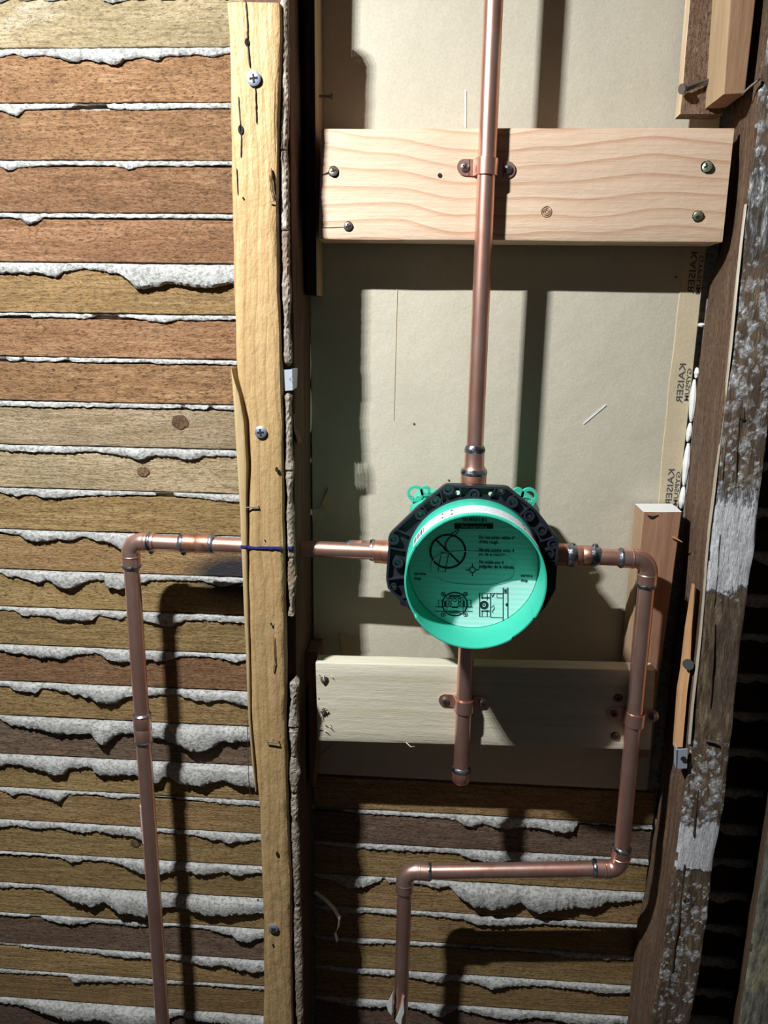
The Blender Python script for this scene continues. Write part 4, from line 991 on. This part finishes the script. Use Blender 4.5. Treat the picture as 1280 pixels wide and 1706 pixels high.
for s, y in (('Do not solder within 4"', 897.5), ('of the rough.', 905), ('Ne pas souder avec. 4', 918.2), ('po. de la robinet.', 925.5), ('No solde con 4', 938.5), ('pulgadas de la válvula.', 945.8)):
    tx(s, 798, y, 5.2, {22: 62, 23: 59, 13: 33, 21: 58, 18: 44, 14: 41}.get(len(s), 59))
for x, y in ((690.5, 957.5), (868, 961)):
    tx('service', x, y, 4.8, 19.5); tx('stop', x, y+8, 4.8, 11.5)
mesh('crosshair_mark', join(sx(cpx(787.6, 949.7, 4.6, 4.6, 24), 1.0, True), sx([(776, 949.7), (783.5, 949.7)], 1), sx([(791.7, 949.7), (799, 949.7)], 1), sx([(787.6, 939), (787.6, 945.5)], 1), sx([(787.6, 954), (787.6, 960)], 1)), M_PRINT, disc)
fr = [sx(cpx(758, 1006.6, 20.5, 19.3), 2.2, True), sx(rpx(725.4, 1011, 787.6, 1018.6), .8, True), sx(rpx(745, 996, 772, 1018), 1, True), sx([(748, 993), (768, 993)], 3), sx([(748, 1021), (768, 1021)], 2)]
for x, y in ((750, 1000), (758, 1000), (766, 1000), (750, 1006.5), (766, 1006.5)): fr.append(sx(cpx(x, y, 2.7, 2.6, 14), .9, True))
for x, y in ((739, 990), (776, 990), (739, 1024), (776, 1024)): fr.append(sx(cpx(x, y, 3.4, 3.2, 8), .9, True)); fr.append(sx(cpx(x, y, 1, 1, 8), .7, True))
for x in (731, 779): fr.append(sx(rpx(x, 1000, x+6, 1012), .9, True))
for x in (742, 773): fr.append(sx([(x, 1001), (x, 1010)], 3.6))
fr.append(sx([(753, 1012.3), (763, 1012.3)], 1.4))
mesh('printed_drawing', join(*fr), M_PRINT, disc)
sd = [sx(rpx(799.5, 988.5, 817.5, 1027.5), 1.1, True), sx(cpx(806.8, 1008, 5.2, 5.2, 20), 4.4, True), sx(cpx(806.8, 1008, 1, 1, 10), .9, True), sx([(803.5, 990), (803.5, 998)], .8), sx([(803.5, 1018), (803.5, 1027)], .8),
      sx([(802, 996), (816, 996)], 1.6), sx([(802, 1018), (816, 1018)], 1.6), sx([(812, 990), (812, 1000)], .8), sx([(812, 1016), (812, 1027)], .8), sx([(817.5, 988.5), (838, 989)], .7), sx([(817.5, 1028.5), (838, 1029)], .7),
      sx(rpx(838.5, 979, 846.5, 1036.5), 1, True), sx(cpx(842.5, 985, 1.6, 1.6, 8), 1.2, True), sx(cpx(844.5, 1007.5, 1, 2, 8), 1.2, True), sx(rpx(828, 989.5, 838, 996), .7, True),
      sx([(819, 991), (823, 993), (820, 995), (824, 989)], .9), sx([(819, 1012), (823, 1008), (824, 1014), (820, 1019), (822, 1021)], .9), sx([(839, 982), (846, 982)], .6), sx([(839, 988), (846, 988)], .6)]
mesh('printed_drawing', join(*sd), M_PRINT, disc)
# label strip round the outside of the cup
def band(r, h0, h1, d0, d1, th=.0003, n=60):
    vv = []; ff = []
    for k in range(n+1):
        t = math.radians(d0+(d1-d0)*k/n)
        for rr, h in ((r, h0), (r+th, h0), (r+th, h1), (r, h1)): vv.append(V(XV+rr*math.cos(t), h, ZV+rr*math.sin(t)))
    for k in range(n):
        for j in range(4): i = (j+1) % 4; ff.append([4*k+j, 4*k+i, 4*k+4+i, 4*k+4+j])
    return vv, ff
lb = mesh('label_strip', band(.0617, .117, .142, 22, 152), M_WHITE, va, smooth=True, label='white paper label wrapped over the cup top')
bars = []
for d in list(range(138, 151, 2))+list(range(30, 40, 2)): bars.append(band(.0620, .122, .139, d, d+(.7 if d % 4 else 1.2), .0001, 2))
meta(mesh('barcode', join(*bars), M_PRINT, lb), kind='stuff')
bars = []; random.seed(3)
for rr_ in range(7):
    h0 = .120+rr_*.003; d = 56
    while d < 122:
        q = random.uniform(1.5, 4.5)
        if not (rr_ > 5 and random.random() < .5): bars.append(band(.0620, h0, h0+.0005, d, d+q, .0001, 2))
        d += q+random.uniform(.8, 2.)
meta(mesh('fine_print', join(*bars), M_GREYP, lb), kind='stuff')
for d in (110, 118, 48):
    bars = [band(.0621, .134, .137, d, d+1.6, .0001, 2), band(.0621, .121, .1237, d, d+1.6, .0001, 2)]
    mesh('arrow_mark', join(*bars), M_PRINT, lb)

# ------------------------------------------------------------------ loose paper strip in the dark corner
lp = thing('torn_paper_strip', 'curled torn white paper strip hanging beside the left stud, lower bay', 'paper strip', P(540, 1500, .012))
pts = [P(x, y, h) for x, y, h in ((524, 1486, .012), (540, 1497, .02), (555, 1512, .028), (566, 1530, .034), (564, 1545, .036), (558, 1553, .034), (562, 1568, .03))]
A = [p+V(-.0007, .003, .0005) for p in pts]; Bq = [p+V(.0007, -.003, -.0005) for p in pts]; n = len(pts)
vv = A+Bq+[q+V(.0004, .0004, .0004) for q in A+Bq]
ff = []
for i in range(n-1): ff += [[i, i+1, n+i+1, n+i], [2*n+i, 3*n+i, 3*n+i+1, 2*n+i+1], [i, 2*n+i, 2*n+i+1, i+1], [n+i, n+i+1, 3*n+i+1, 3*n+i]]
mesh('paper', (vv, ff), M_TAPEW, lp, smooth=True)
